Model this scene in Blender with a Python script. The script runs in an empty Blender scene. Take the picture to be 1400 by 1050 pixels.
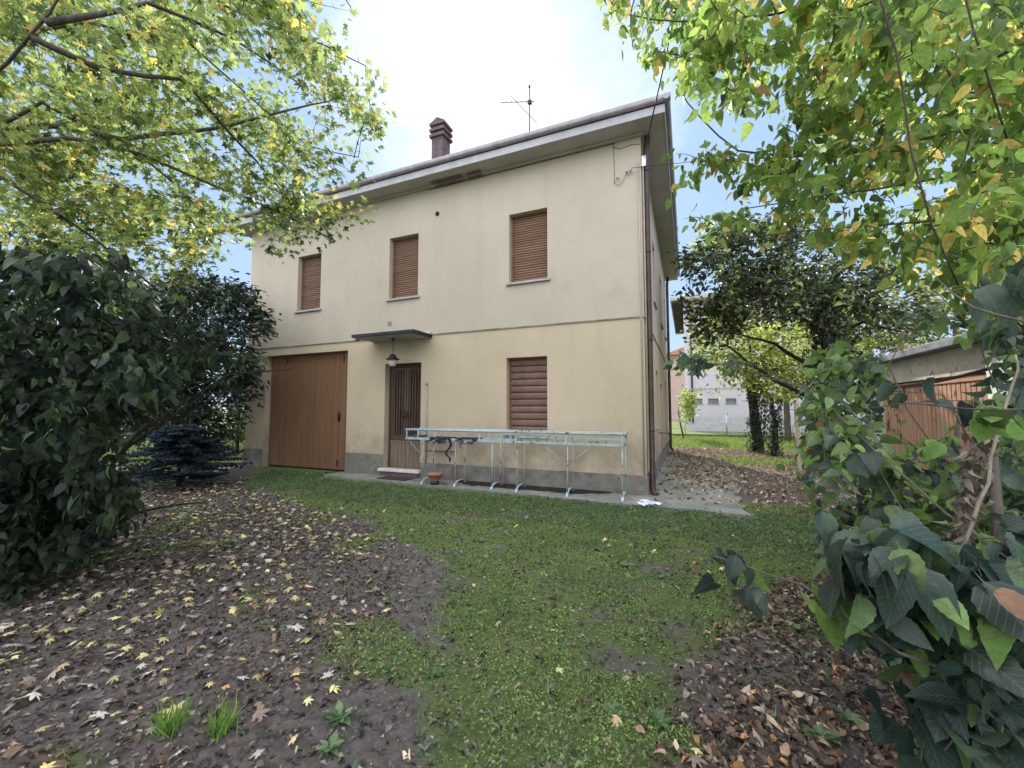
import bpy, math, random
import numpy as np
from mathutils import Vector
random.seed(7); rng = np.random.default_rng(7)
C = bpy.context.scene.collection
rad = math.radians

# ------------------------------------------------------------------ camera model (pixel helpers for laying things out)
F, PIT, YAW, HC = 561.5, rad(3.55), rad(23.1), 1.6
def ray(x, y):
    r = x-700; u = 525-y
    z = math.sin(PIT)*F+math.cos(PIT)*u; w = math.cos(PIT)*F-math.sin(PIT)*u
    return (-math.sin(YAW)*w+math.cos(YAW)*r, math.cos(YAW)*w+math.sin(YAW)*r, z)
def atg(x, y, z=0.0):
    d = ray(x, y); s = (z-HC)/d[2]; return Vector((d[0]*s, d[1]*s, z))
def atY(x, y, Y):
    d = ray(x, y); s = Y/d[1]; return Vector((d[0]*s, Y, HC+d[2]*s))
def atd(x, y, D):
    d = ray(x, y); s = D/F; return Vector((d[0]*s, d[1]*s, HC+d[2]*s))

# ------------------------------------------------------------------ materials
M = {}
def newmat(name):
    m = bpy.data.materials.new(name); m.use_nodes = True
    nt = m.node_tree; b = nt.nodes['Principled BSDF']; M[name] = m
    return m, nt, b
def N(nt, t, **kw):
    n = nt.nodes.new(t)
    for k, v in kw.items():
        if k.startswith('i_'): n.inputs[k[2:].replace('_', ' ')].default_value = v
        else: setattr(n, k, v)
    return n
def ramp(nt, fac, stops):
    r = nt.nodes.new('ShaderNodeValToRGB'); e = r.color_ramp.elements
    while len(e) < len(stops): e.new(0.5)
    for q, (p, c) in zip(e, stops): q.position = p; q.color = (*c, 1) if len(c) == 3 else c
    nt.links.new(fac, r.inputs[0]); return r.outputs[0]
def noise(nt, co, scale, detail=4, rough=.55, dist=0, stretch=None):
    if stretch:
        mp = N(nt, 'ShaderNodeMapping'); mp.inputs['Scale'].default_value = stretch; nt.links.new(co, mp.inputs[0]); co = mp.outputs[0]
    n = N(nt, 'ShaderNodeTexNoise'); n.inputs['Scale'].default_value = scale; n.inputs['Detail'].default_value = detail
    n.inputs['Roughness'].default_value = rough; n.inputs['Distortion'].default_value = dist
    nt.links.new(co, n.inputs[0]); return n.outputs[0]
def mixc(nt, fac, a, b, mode='MIX'):
    n = N(nt, 'ShaderNodeMix', data_type='RGBA', blend_type=mode)
    for s, v in ((0, fac), (6, a), (7, b)):
        if isinstance(v, (int, float)): n.inputs[s].default_value = v
        elif isinstance(v, tuple): n.inputs[s].default_value = (*v, 1)
        else: nt.links.new(v, n.inputs[s])
    return n.outputs[2]
def bump(nt, b, h, strength, dist=.01):
    n = N(nt, 'ShaderNodeBump'); n.inputs['Strength'].default_value = strength; n.inputs['Distance'].default_value = dist
    nt.links.new(h, n.inputs['Height']); nt.links.new(n.outputs[0], b.inputs['Normal'])
def simple(name, c1, c2=None, rough=.7, scale=8, lo=.35, hi=.65, bs=0, bscale=None, bd=.01, metal=0, stretch=None, spec=.3, fleck=None, fs=30):
    m, nt, b = newmat(name); c2 = c2 or c1
    co = N(nt, 'ShaderNodeTexCoord').outputs['Object']
    n = noise(nt, co, scale, 6, .6, 0, stretch)
    col = ramp(nt, n, [(lo, c1), (hi, c2)])
    if fleck:
        n3 = noise(nt, co, fs, 5, .65, .4, stretch)
        f = ramp(nt, n3, [(fleck[1], (0, 0, 0)), (fleck[1]+.04, (1, 1, 1))])
        col = mixc(nt, f, col, fleck[0])
    nt.links.new(col, b.inputs['Base Color'])
    b.inputs['Roughness'].default_value = rough; b.inputs['Metallic'].default_value = metal
    b.inputs['Specular IOR Level'].default_value = spec
    if bs: bump(nt, b, noise(nt, co, bscale or scale*4, 6, .65, 0, stretch), bs, bd)
    return m

def wallmat(name, c1, c2, c3):
    m, nt, b = newmat(name); tc = N(nt, 'ShaderNodeTexCoord'); co = tc.outputs['Object']
    col = ramp(nt, noise(nt, co, .7, 5, .6), [(.3, c1), (.7, c2)])
    st = ramp(nt, noise(nt, co, 2.2, 6, .7, 0, (1, 1, .18)), [(.5, (0, 0, 0)), (.78, (.5, .5, .5))])
    col = mixc(nt, st, col, c3)
    bl = ramp(nt, noise(nt, co, 1.3, 7, .7, .5), [(.56, (0, 0, 0)), (.7, (.45, .45, .45))])
    col = mixc(nt, bl, col, c3)
    # damp grime climbing from the ground, broken up by noise
    sx = N(nt, 'ShaderNodeSeparateXYZ'); nt.links.new(co, sx.inputs[0])
    mr = N(nt, 'ShaderNodeMapRange'); mr.inputs[1].default_value = 1.5; mr.inputs[2].default_value = .3; nt.links.new(sx.outputs[2], mr.inputs[0])
    mu = N(nt, 'ShaderNodeMath', operation='MULTIPLY'); nt.links.new(mr.outputs[0], mu.inputs[0])
    nt.links.new(ramp(nt, noise(nt, co, 2.0, 6, .7), [(.35, (0, 0, 0)), (.65, (1, 1, 1))]), mu.inputs[1])
    col = mixc(nt, mu.outputs[0], col, tuple(v*.62 for v in c3))
    nt.links.new(col, b.inputs['Base Color']); b.inputs['Roughness'].default_value = .9; b.inputs['Specular IOR Level'].default_value = .15
    h1 = noise(nt, co, 90, 4, .6); h2 = noise(nt, co, 6, 4, .6)
    ad = N(nt, 'ShaderNodeMath', operation='MULTIPLY_ADD'); nt.links.new(h2, ad.inputs[0]); ad.inputs[1].default_value = 2.; nt.links.new(h1, ad.inputs[2])
    bump(nt, b, ad.outputs[0], .35, .006)
wallmat('wall_upper', (.44, .392, .31), (.50, .448, .357), (.37, .33, .262))
wallmat('wall_lower', (.475, .395, .28), (.535, .45, .328), (.40, .335, .245))
wallmat('neighbour_white', (.48, .455, .50), (.52, .50, .545), (.44, .42, .45))
simple('plinth_render', (.13, .12, .105), (.26, .24, .205), .95, 3, .3, .7, .9, 38, .02, fleck=((.12, .11, .09), .62), fs=5)
simple('concrete', (.13, .14, .12), (.26, .26, .23), .9, 1.6, .3, .7, .4, 40, .008, fleck=((.11, .13, .07), .58), fs=3.5)
simple('soffit_paint', (.36, .34, .33), (.46, .44, .42), .9, 2, .3, .7, .2, 30, .004, fleck=((.30, .27, .25), .66), fs=4)
simple('fascia_paint', (.36, .36, .385), (.45, .45, .47), .6, 3)
simple('gutter_metal', (.26, .235, .26), (.35, .32, .35), .4, 6, metal=.2)
simple('roof_tile', (.22, .10, .075), (.34, .17, .12), .85, 9, bs=.6, bscale=14, bd=.03)
simple('brick_dark', (.085, .066, .072), (.15, .115, .125), .9, 6, bs=.4, bscale=40)
simple('shutter_wood', (.145, .082, .054), (.255, .152, .10), .65, 3, .3, .75, .2, 60, .003, stretch=(.4, 1, 6))
simple('shutter_lower', (.13, .078, .056), (.22, .135, .10), .5, 3, .3, .75)
simple('dark_gap', (.03, .02, .018), rough=.9)
simple('garage_paint', (.165, .088, .045), (.22, .12, .066), .55, 2, .3, .7, .25, 30, .003, stretch=(6, 1, .4), fleck=((.12, .062, .038), .63), fs=5)
simple('door_wood', (.045, .026, .02), (.12, .075, .055), .75, 5, .3, .75, .5, 40, .004, stretch=(6, 1, .35))
simple('door_wood_pale', (.10, .07, .05), (.26, .20, .15), .8, 7, .3, .75, .5, 40, .004, stretch=(6, 1, .3))
simple('marble', (.52, .50, .48), (.66, .64, .62), .5, 5)
simple('sill_stone', (.30, .29, .29), (.44, .43, .42), .8, 12)
simple('canopy_black', (.012, .012, .015), (.03, .03, .035), .5, 6)
simple('iron_dark', (.03, .028, .028), (.07, .06, .055), .5, 20, metal=.6)
simple('glass_lamp', (.45, .45, .42), (.6, .6, .56), .15, 8, spec=.6)
simple('pipe_brown', (.04, .025, .02), (.075, .048, .04), .4, 6, metal=.3)
simple('conduit', (.34, .30, .24), (.42, .37, .30), .6, 6)
simple('rack_paint', (.27, .33, .31), (.42, .48, .45), .5, 9, .35, .65, .3, 60, .002, fleck=((.10, .055, .03), .57), fs=11)
simple('rack_blue', (.28, .37, .40), (.42, .51, .54), .5, 9, .35, .65, fleck=((.10, .06, .04), .66), fs=14)
simple('rack_foot', (.22, .33, .42), (.4, .50, .57), .5, 12)
simple('cloth_navy', (.012, .014, .03), (.03, .03, .055), .9, 20)
simple('terracotta', (.26, .12, .075), (.36, .18, .12), .85, 10, bs=.3)
simple('black_plastic', (.015, .015, .016), (.03, .03, .03), .5, 10)
simple('mat_rubber', (.035, .022, .02), (.06, .04, .035), .9, 30, bs=.6, bscale=120)
simple('litter_blue', (.35, .42, .65), (.75, .78, .85), .5, 14, .45, .55)
simple('aluminium', (.45, .46, .5), (.6, .6, .62), .4, 10, metal=.8)
simple('bark', (.06, .05, .04), (.14, .12, .095), .9, 14, .3, .7, .8, 30, .02, stretch=(1, 1, .25))
simple('bark_pale', (.16, .135, .10), (.30, .26, .20), .9, 12, .3, .7, .6, 30, .01, stretch=(1, 1, .3))
simple('bark_dark', (.022, .019, .017), (.05, .045, .04), .95, 14, .3, .7, .6, 30, .01)
simple('shed_wall', (.42, .37, .30), (.58, .52, .43), .9, 3, bs=.3, bscale=40, fleck=((.25, .20, .15), .6), fs=6)
simple('shed_white', (.66, .66, .64), (.78, .78, .76), .8, 5)
simple('shed_slab', (.13, .14, .15), (.27, .28, .30), .85, 4, .3, .7, .3, 30, fleck=((.1, .1, .1), .62), fs=7)
simple('shed_door', (.40, .22, .14), (.50, .30, .20), .6, 3, .3, .7, .2, 40, .003, fleck=((.13, .055, .03), .585), fs=4.5, stretch=(1, 1, .7))
simple('rust', (.16, .07, .035), (.30, .13, .07), .85, 8)
simple('window_glass', (.10, .11, .14), (.22, .24, .28), .15, 1.2, spec=.6)
simple('eave_wood', (.74, .66, .56), (.8, .72, .62), .8, 4)
simple('pink_wall', (.40, .29, .26), (.46, .34, .30), .9, 3, bs=.2, bscale=30)
simple('dry_leaf', (.22, .16, .105), (.40, .31, .22), .9, 20, bs=.5, bscale=50)
simple('vine_stem', (.20, .17, .13), (.30, .26, .20), .8, 20, bs=.4)
simple('soil_dark', (.012, .010, .009), (.03, .026, .02), .95, 12, bs=.8, bscale=60)
simple('peeled', (.13, .085, .085), (.20, .14, .14), .95, 7, bs=.5, bscale=30)
simple('fence_wood', (.34, .28, .20), (.46, .40, .31), .85, 8)

def leafmat(name, rough=.5, trans=.35, spec=.35, veins=0.0):
    m, nt, b = newmat(name)
    at = N(nt, 'ShaderNodeAttribute', attribute_name='col'); lv = N(nt, 'ShaderNodeAttribute', attribute_name='lv')
    co = N(nt, 'ShaderNodeTexCoord').outputs['Object']
    n = noise(nt, co, 60 if not veins else 45, 3, .6)
    v = ramp(nt, n, [(.3, (.72, .72, .72)), (.7, (1.15, 1.15, 1.15))])
    col = mixc(nt, 1.0, at.outputs['Color'], v, 'MULTIPLY')
    b.inputs['Roughness'].default_value = rough; b.inputs['Specular IOR Level'].default_value = spec
    if veins:
        s = N(nt, 'ShaderNodeSeparateXYZ'); nt.links.new(lv.outputs['Vector'], s.inputs[0])
        ab = N(nt, 'ShaderNodeMath', operation='ABSOLUTE'); nt.links.new(s.outputs[1], ab.inputs[0])
        ma = N(nt, 'ShaderNodeMath', operation='MULTIPLY_ADD'); nt.links.new(ab.outputs[0], ma.inputs[0]); ma.inputs[1].default_value = -1.0; nt.links.new(s.outputs[0], ma.inputs[2])
        mm = N(nt, 'ShaderNodeMath', operation='MULTIPLY'); nt.links.new(ma.outputs[0], mm.inputs[0]); mm.inputs[1].default_value = 52
        si = N(nt, 'ShaderNodeMath', operation='SINE'); nt.links.new(mm.outputs[0], si.inputs[0])
        vr = ramp(nt, si.outputs[0], [(.82, (0, 0, 0)), (1., (1, 1, 1))])
        mr = ramp(nt, ab.outputs[0], [(.0, (1, 1, 1)), (.025, (0, 0, 0))])
        mx = N(nt, 'ShaderNodeMath', operation='MAXIMUM'); nt.links.new(vr, mx.inputs[0]); nt.links.new(mr, mx.inputs[1])
        k = N(nt, 'ShaderNodeMath', operation='MULTIPLY'); nt.links.new(mx.outputs[0], k.inputs[0]); k.inputs[1].default_value = .2
        col = mixc(nt, k.outputs[0], col, mixc(nt, .5, col, (.35, .45, .25)))
        bump(nt, b, mx.outputs[0], -veins, .004)
    if veins:
        sp_ = ramp(nt, noise(nt, co, 38, 4, .65), [(.66, (0, 0, 0)), (.70, (.75, .75, .75))]); col = mixc(nt, sp_, col, (.16, .10, .05))
    nt.links.new(col, b.inputs['Base Color'])
    t = N(nt, 'ShaderNodeBsdfTranslucent'); hs = N(nt, 'ShaderNodeHueSaturation'); hs.inputs['Saturation'].default_value = .95; hs.inputs['Value'].default_value = 2.2
    nt.links.new(col, hs.inputs['Color']); nt.links.new(hs.outputs[0], t.inputs[0])
    mx = N(nt, 'ShaderNodeMixShader'); mx.inputs[0].default_value = trans
    nt.links.new(b.outputs[0], mx.inputs[1]); nt.links.new(t.outputs[0], mx.inputs[2])
    nt.links.new(mx.outputs[0], nt.nodes['Material Output'].inputs[0]); return m
leafmat('leaf', .45, .5, .35)
leafmat('leaf_big', .42, .35, .4, .5)
leafmat('leaf_glossy', .38, .2, .35)
leafmat('leaf_dead', .8, .12, .15)
leafmat('grass_blade', .55, .35, .25)

# ------------------------------------------------------------------ mesh building
class MB:
    def __init__(s): s.v = []; s.f = []; s.m = []; s.sm = []
    def add(s, vs, fs, mi=0, smooth=False):
        o = len(s.v); s.v += [tuple(v) for v in vs]; s.f += [tuple(i+o for i in f) for f in fs]
        s.m += [mi]*len(fs); s.sm += [smooth]*len(fs); return s
    def box(s, x0, x1, y0, y1, z0, z1, mi=0):
        return s.add([(x0, y0, z0), (x1, y0, z0), (x1, y1, z0), (x0, y1, z0), (x0, y0, z1), (x1, y0, z1), (x1, y1, z1), (x0, y1, z1)],
                     [(3, 2, 1, 0), (4, 5, 6, 7), (0, 1, 5, 4), (1, 2, 6, 5), (2, 3, 7, 6), (3, 0, 4, 7)], mi)
    def quad(s, a, b, c, d, mi=0): return s.add([a, b, c, d], [(0, 1, 2, 3)], mi)
    def tube(s, pts, rs, n=8, mi=0, cap=True, smooth=True):
        pts = [Vector(p) for p in pts]
        if not hasattr(rs, '__len__'): rs = [rs]*len(pts)
        vs = []; up = None
        for i, p in enumerate(pts):
            d = (pts[min(i+1, len(pts)-1)]-pts[max(i-1, 0)])
            d = d.normalized() if d.length > 1e-9 else Vector((0, 0, 1))
            if up is None: up = Vector((0, 0, 1)) if abs(d.z) < .9 else Vector((1, 0, 0))
            a = d.cross(up)
            if a.length < 1e-5: a = d.cross(Vector((0, 1, 0)))
            a.normalize(); b = a.cross(d); up = b
            for k in range(n):
                t = 2*math.pi*k/n; vs.append(p+(a*math.cos(t)+b*math.sin(t))*rs[i])
        fs = [(i*n+k, i*n+(k+1) % n, (i+1)*n+(k+1) % n, (i+1)*n+k) for i in range(len(pts)-1) for k in range(n)]
        if cap: fs += [tuple(range(n))[::-1], tuple((len(pts)-1)*n+k for k in range(n))]
        return s.add(vs, fs, mi, smooth)
    def lathe(s, c, prof, n=16, mi=0, smooth=True):
        vs = [(c[0]+r*math.cos(2*math.pi*k/n), c[1]+r*math.sin(2*math.pi*k/n), c[2]+z) for r, z in prof for k in range(n)]
        fs = [(i*n+k, i*n+(k+1) % n, (i+1)*n+(k+1) % n, (i+1)*n+k) for i in range(len(prof)-1) for k in range(n)]
        return s.add(vs, fs, mi, smooth)
    def build(s, name, mats, parent=None, bevel=0):
        me = bpy.data.meshes.new(name); me.from_pydata(s.v, [], s.f)
        for m in (mats if isinstance(mats, (list, tuple)) else [mats]): me.materials.append(M[m] if isinstance(m, str) else m)
        me.polygons.foreach_set('material_index', s.m); me.polygons.foreach_set('use_smooth', s.sm); me.update()
        o = bpy.data.objects.new(name, me); C.objects.link(o); put(o, parent)
        if bevel:
            b = o.modifiers.new('bevel', 'BEVEL'); b.width = bevel; b.segments = 2; b.limit_method = 'ANGLE'
        return o
def put(o, parent):
    if parent is not None:
        o.parent = parent; w = Vector((0, 0, 0)); p = parent
        while p is not None: w += p.location; p = p.parent
        o.location = -w
def thing(name, label, cat, loc=(0, 0, 0), group=None):
    o = bpy.data.objects.new(name, None); C.objects.link(o); o.location = loc; o.empty_display_size = .2
    return tag(o, label, cat, group)
def tag(o, label, cat, group=None, kind=None):
    o['label'] = label; o['category'] = cat
    if group: o['group'] = group
    if kind: o['kind'] = kind
    return o
def struct(o): o['kind'] = 'structure'; return o

def panel(mb, org, u, n, W, z0, z1, holes, depth, mi_f, mi_r, split=None):
    """wall face spanned by u (horizontal) from org, n pointing inward; holes (a0,a1,b0,b1) with reveals; split = height where the paint changes"""
    org = Vector(org); u = Vector(u); n = Vector(n)
    xs = sorted({0, W, *[h[0] for h in holes], *[h[1] for h in holes]}); zs = sorted({z0, z1, *([split] if split else []), *[h[2] for h in holes], *[h[3] for h in holes]})
    P = lambda a, b, d=0: org+u*a+n*d+Vector((0, 0, b))
    flip = u.cross(Vector((0, 0, 1))).dot(n) > 0
    def q(a, b, c, d, mi): mb.quad(*((a, b, c, d) if not flip else (d, c, b, a)), mi)
    up = lambda zz: mi_f[1] if (split and zz >= split-1e-6) else mi_f[0]
    for i in range(len(xs)-1):
        for j in range(len(zs)-1):
            cx = (xs[i]+xs[i+1])/2; cz = (zs[j]+zs[j+1])/2
            if any(h[0] < cx < h[1] and h[2] < cz < h[3] for h in holes): continue
            q(P(xs[i], zs[j]), P(xs[i+1], zs[j]), P(xs[i+1], zs[j+1]), P(xs[i], zs[j+1]), up(zs[j]))
    for a0, a1, b0, b1 in holes:
        r = mi_f[1] if split and b0 >= split else mi_r
        q(P(a0, b0), P(a0, b1), P(a0, b1, depth), P(a0, b0, depth), r); q(P(a1, b1), P(a1, b0), P(a1, b0, depth), P(a1, b1, depth), r)
        q(P(a0, b1), P(a1, b1), P(a1, b1, depth), P(a0, b1, depth), r); q(P(a1, b0), P(a0, b0), P(a0, b0, depth), P(a1, b0, depth), r)
        q(P(a0, b0, depth), P(a1, b0, depth), P(a1, b1, depth), P(a0, b1, depth), 2)

# ------------------------------------------------------------------ leaf meshes (numpy)
def tmpl_ovate(n=4, w=.27, fold=.35, droop=.28, serr=0., pet=.18):
    V = []; Fc = []
    xs = [i/n for i in range(n+1)]
    for i, x in enumerate(xs): V.append((x, 0, -droop*x*x))
    L = []; R = []
    for i in range(1, n):
        x = xs[i]; hw = w*math.sin(math.pi*min(1, x**.72))**.85
        if serr: hw *= 1+(serr if i % 2 else -serr)
        for sgn, arr in ((1, L), (-1, R)):
            arr.append(len(V)); V.append((x-.03, sgn*hw, -droop*x*x+fold*hw))
    for arr, f in ((L, 0), (R, 1)):
        ch = [0]+arr+[n]
        for i in range(n):
            q = [i, i+1, ch[i+1], ch[i]] if f else [i, ch[i], ch[i+1], i+1]
            q = [k for j, k in enumerate(q) if k != q[j-1]]
            Fc.append(tuple(q))
    if pet:
        o = len(V); V += [(-pet, 0, .04), (0, .012, 0), (0, -.012, 0)]; Fc.append((o, o+1, o+2))
    return np.array(V, float), Fc
def tmpl_maple(pet=.35, curl=.12):
    ang = [-150, -128, -112, -95, -72, -60, -48, -36, -22, -12, 0, 12, 22, 36, 48, 60, 72, 95, 112, 128, 150]
    r = [.18, .40, .30, .62, .42, .30, .62, .85, .60, .42, 1.0, .42, .60, .85, .62, .30, .42, .62, .30, .40, .18]
    pts = [(0.28, 0)]
    V = [(0.22, 0, 0.03)]
    for a, q in zip(ang, r):
        t = rad(a); x = .22+.72*q*math.cos(t); y = .72*q*math.sin(t); V.append((x, y, -curl*(x*x+y*y)))
    V.append((.12, 0, 0)); n = len(ang)
    Fc = [(0, i, i+1) for i in range(1, n)]+[(0, n, n+1), (0, n+1, 1)]
    o = len(V); V += [(-pet, 0, .03), (.12, .012, 0), (.12, -.012, 0)]; Fc.append((o, o+1, o+2))
    return np.array(V, float), Fc
T_SM = tmpl_ovate(3, .27, .35, .25, 0, .12)
T_OV = tmpl_ovate(5, .29, .35, .3)
T_BIG = tmpl_ovate(13, .33, .28, .34, .045, .25)
T_LONG = tmpl_ovate(5, .16, .3, .25)
T_MAP = tmpl_maple()
T_FLAT = tmpl_maple(.4, .32)
T_DEAD = tmpl_ovate(5, .25, .95, .7, .06, .2)
T_LOW = (np.array([(0, 0, 0), (.55, .32, .04), (1, 0, 0), (.55, -.32, .04)], float), [(0, 3, 2, 1)])
T_CURL = (np.array([(0, 0, 0), (.5, .30, .22), (1, .05, .0), (.5, -.30, .25), (.5, 0, -.02)], float), [(0, 4, 1), (4, 2, 1), (0, 3, 4), (4, 3, 2)])
T_BLADE = (np.array([(0, .045, 0), (0, -.045, 0), (.5, .03, .05), (.5, -.03, .05), (1, 0, -.12)], float), [(0, 1, 3, 2), (2, 3, 4)])
def unit(a): return a/np.maximum(np.linalg.norm(a, axis=1, keepdims=True), 1e-9)
def leaves(name, P, A, Nn, S, T, col, mat, parent=None, jitter=.25, smooth=True):
    P = np.asarray(P, float); A = unit(np.asarray(A, float)); B = unit(np.cross(Nn, A)); Nn = np.cross(A, B); n = len(P)
    V, Fc = T; m = len(V)
    zs = 1+rng.normal(0, .6, (n, 1, 1)); ws = 1+rng.normal(0, .12, (n, 1, 1))
    co = P[:, None]+S[:, None, None]*(V[None, :, 0:1]*A[:, None]+V[None, :, 1:2]*ws*B[:, None]+V[None, :, 2:3]*zs*Nn[:, None])
    me = bpy.data.meshes.new(name); me.vertices.add(n*m); me.vertices.foreach_set('co', co.astype(np.float32).ravel())
    lt = np.array([len(f) for f in Fc]); fl = np.concatenate([np.array(f) for f in Fc])
    li = (fl[None]+(np.arange(n)*m)[:, None]).ravel(); tot = np.tile(lt, n); st = np.concatenate([[0], np.cumsum(tot)[:-1]])
    me.loops.add(len(li)); me.loops.foreach_set('vertex_index', li.astype(np.int32))
    me.polygons.add(len(tot)); me.polygons.foreach_set('loop_start', st.astype(np.int32))
    me.polygons.foreach_set('use_smooth', np.full(len(tot), smooth)); me.update(calc_edges=True)
    a = me.attributes.new('col', 'FLOAT_COLOR', 'POINT'); c = np.ones((n, m, 4), np.float32)
    col = np.clip(col*(1+rng.normal(0, jitter, (n, 1))), .003, .9)
    c[:, :, :3] = col[:, None]; a.data.foreach_set('color', c.ravel())
    a = me.attributes.new('lv', 'FLOAT_VECTOR', 'POINT'); a.data.foreach_set('vector', np.tile(V, (n, 1)).astype(np.float32).ravel())
    me.materials.append(M[mat]); o = bpy.data.objects.new(name, me); C.objects.link(o); put(o, parent); return o
def palette(n, cols, w, clump=None):
    w = np.array(w, float); w /= w.sum(); i = rng.choice(len(cols), n, p=w)
    if clump is not None: i = np.where(rng.random(n) < .6, clump, i)
    return np.array(cols)[i]

def inpoly(x, y, poly):
    c = False; j = len(poly)-1
    for i in range(len(poly)):
        xi, yi = poly[i]; xj, yj = poly[j]
        if (yi > y) != (yj > y) and x < (xj-xi)*(y-yi)/(yj-yi)+xi: c = not c
        j = i
    return c
def sample_region(polys, n, d0, d1, ok=None, cs=0):
    """points spread through a volume: outline of the crown x range of distances"""
    out = []
    areas = []; from mathutils import noise as mn
    for p in polys:
        pts = p[0]; areas.append(abs(sum(pts[i][0]*pts[i-1][1]-pts[i-1][0]*pts[i][1] for i in range(len(pts))))/2*p[1])
    for k, p in enumerate(polys):
        m = int(n*areas[k]/sum(areas)); xs = [q[0] for q in p[0]]; ys = [q[1] for q in p[0]]; c = 0; tries = 0
        a, b = (p[2] if len(p) > 2 else (d0, d1))
        while c < m and tries < m*40:
            tries += 1; x = random.uniform(min(xs), max(xs)); y = random.uniform(min(ys), max(ys))
            if not inpoly(x, y, p[0]): continue
            v = atd(x, y, random.uniform(a, b))
            if v.z < .06: continue
            if v.y > 7.62 and -12.4 < v.x < -.1 and v.z < 9: continue
            if ok and not ok(v): continue
            if cs and mn.noise(v/cs) < random.gauss(-.02, .12): continue
            out.append(v); c += 1
    return out
def grow(name, label, cat, base, skeleton, attract, leaf, T, size, cols, w, mat='leaf', per=14, spread=.45, droop=.3, upn=.7, bark='bark', group=None, twig_r=.004, maxlen=1.2, trunk_n=12, ground=True, stem_scale=1.0, szvar=.25, off=.10):
    """skeleton: list of (points, r0, r1); the first is the trunk. Twigs grow to each attractor from the nearest wood, leaves sit on the twig ends."""
    root = thing(name, label, cat, base, group)
    tr = MB(); br = MB(); nodes = []; nr = []
    for i, (pts, r0, r1) in enumerate(skeleton):
        pts = [Vector(p) for p in pts]; fine = []
        for a, b in zip(pts[:-1], pts[1:]):
            k = max(2, int((b-a).length/.25))
            for j in range(k): fine.append(a.lerp(b, j/k)+Vector((random.gauss(0, 1), random.gauss(0, 1), random.gauss(0, 1)))*(min(r0, .03)*.35))
        fine.append(pts[-1]); rs = [r0+(r1-r0)*j/(len(fine)-1) for j in range(len(fine))]
        (tr if i == 0 else br).tube(fine, rs, trunk_n if i == 0 else 7)
        for p, r in zip(fine, rs):
            if i > 0 or len(skeleton) == 1 or p.z > .4: nodes.append(p); nr.append(r)
    NA = np.array([tuple(p) for p in nodes]); order = []
    AT = np.array([tuple(p) for p in attract])
    d = np.min(np.linalg.norm(AT[:, None]-NA[None], axis=2), axis=1); idx = np.argsort(d)
    nodesA = np.zeros((len(NA)+len(AT)*3+10, 3)); nodesA[:len(NA)] = NA; cnt = len(NA)
    P = []; A = []; NN = []; CL = []
    for q in idx:
        p = AT[q]; dd = np.linalg.norm(nodesA[:cnt]-p, axis=1)+.12*np.abs(nodesA[:cnt, 2]-p[2]); j = int(np.argmin(dd)); s = Vector(nodesA[j]); e = Vector(p)
        L = (e-s).length
        if L < .05: s = e-Vector((random.uniform(-.2, .2), random.uniform(-.2, .2), .15)); L = (e-s).length
        mid = s.lerp(e, .5)+Vector((random.gauss(0, .06), random.gauss(0, .06), .10+random.gauss(0, .05)))*L
        k = 5; pts = [(s*(1-t)**2+mid*2*t*(1-t)+e*t*t) for t in [i/k for i in range(k+1)]]
        r0 = twig_r*(1+L*1.2)*stem_scale; br.tube(pts, [r0+(twig_r*.35-r0)*i/k for i in range(k+1)], 4, cap=False)
        for t in (2, 4, 5): nodesA[cnt] = pts[t]; cnt += 1
        wc = np.array(w, float)*(np.array(w) > .08*sum(w)); cl = rng.choice(len(cols), p=wc/wc.sum()); seg = min(1., spread/max(L, .01))
        side = 1; dv = (pts[-1]-pts[-2]).normalized()
        for m in range(per):
            t = 1-seg*(m/per)**1.0*random.uniform(.8, 1.1) if m else 1; t = max(0, min(1, t)); x = t*k; i0 = min(k-1, int(x)); c = pts[i0].lerp(pts[i0+1], x-i0)
            sd = Vector((dv.y, -dv.x, 0)); sd = sd.normalized() if sd.length > .01 else Vector((1, 0, 0)); side = -side
            a = dv*random.uniform(.2, .8)+sd*side*random.uniform(.4, 1.1)+Vector((random.gauss(0, .3), random.gauss(0, .3), random.gauss(0, .25)-droop))
            c = c+Vector((random.gauss(0, 1), random.gauss(0, 1), random.gauss(0, .8)))*off
            if ground and c.z < .03: continue
            P.append(tuple(c)); A.append(tuple(a)); NN.append((random.gauss(0, .5), random.gauss(0, .5), upn+random.gauss(0, .3))); CL.append(cl)
    n = len(P); S = size*(1+rng.normal(0, szvar, n)).clip(.35, 1.6)
    tr.build('trunk', bark, root); br.build('branches', bark, root)
    col = palette(n, cols, w, np.array(CL))
    leaves('crown', P, np.array(A), np.array(NN)+1e-4, S, T, col, mat, root)
    return root

# ================================================================== THE SETTING
GX = np.unique(np.concatenate([-np.geomspace(14, 600, 22), np.linspace(-14, 6, 260), np.geomspace(6, 600, 24)]))
GY = np.unique(np.concatenate([-np.geomspace(1.5, 600, 18), np.linspace(-1.5, 10, 170), np.linspace(10, 32, 70), np.geomspace(32, 900, 22)]))
def vnoise(x, y, s, seed=0):
    """smooth value noise"""
    x = x/s+seed*17.3; y = y/s+seed*5.1; xi = np.floor(x); yi = np.floor(y); fx = x-xi; fy = y-yi; fx = fx*fx*(3-2*fx); fy = fy*fy*(3-2*fy)
    h = lambda a, b: np.modf(np.abs(np.sin(a*127.1+b*311.7+seed*7.7)*43758.5453))[0]
    return (h(xi, yi)*(1-fx)+h(xi+1, yi)*fx)*(1-fy)+(h(xi, yi+1)*(1-fx)+h(xi+1, yi+1)*fx)*fy
def fbm(x, y, s, seed=0): return (vnoise(x, y, s, seed)+.5*vnoise(x, y, s/2.1, seed+1)+.25*vnoise(x, y, s/4.3, seed+2))/1.75
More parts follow.
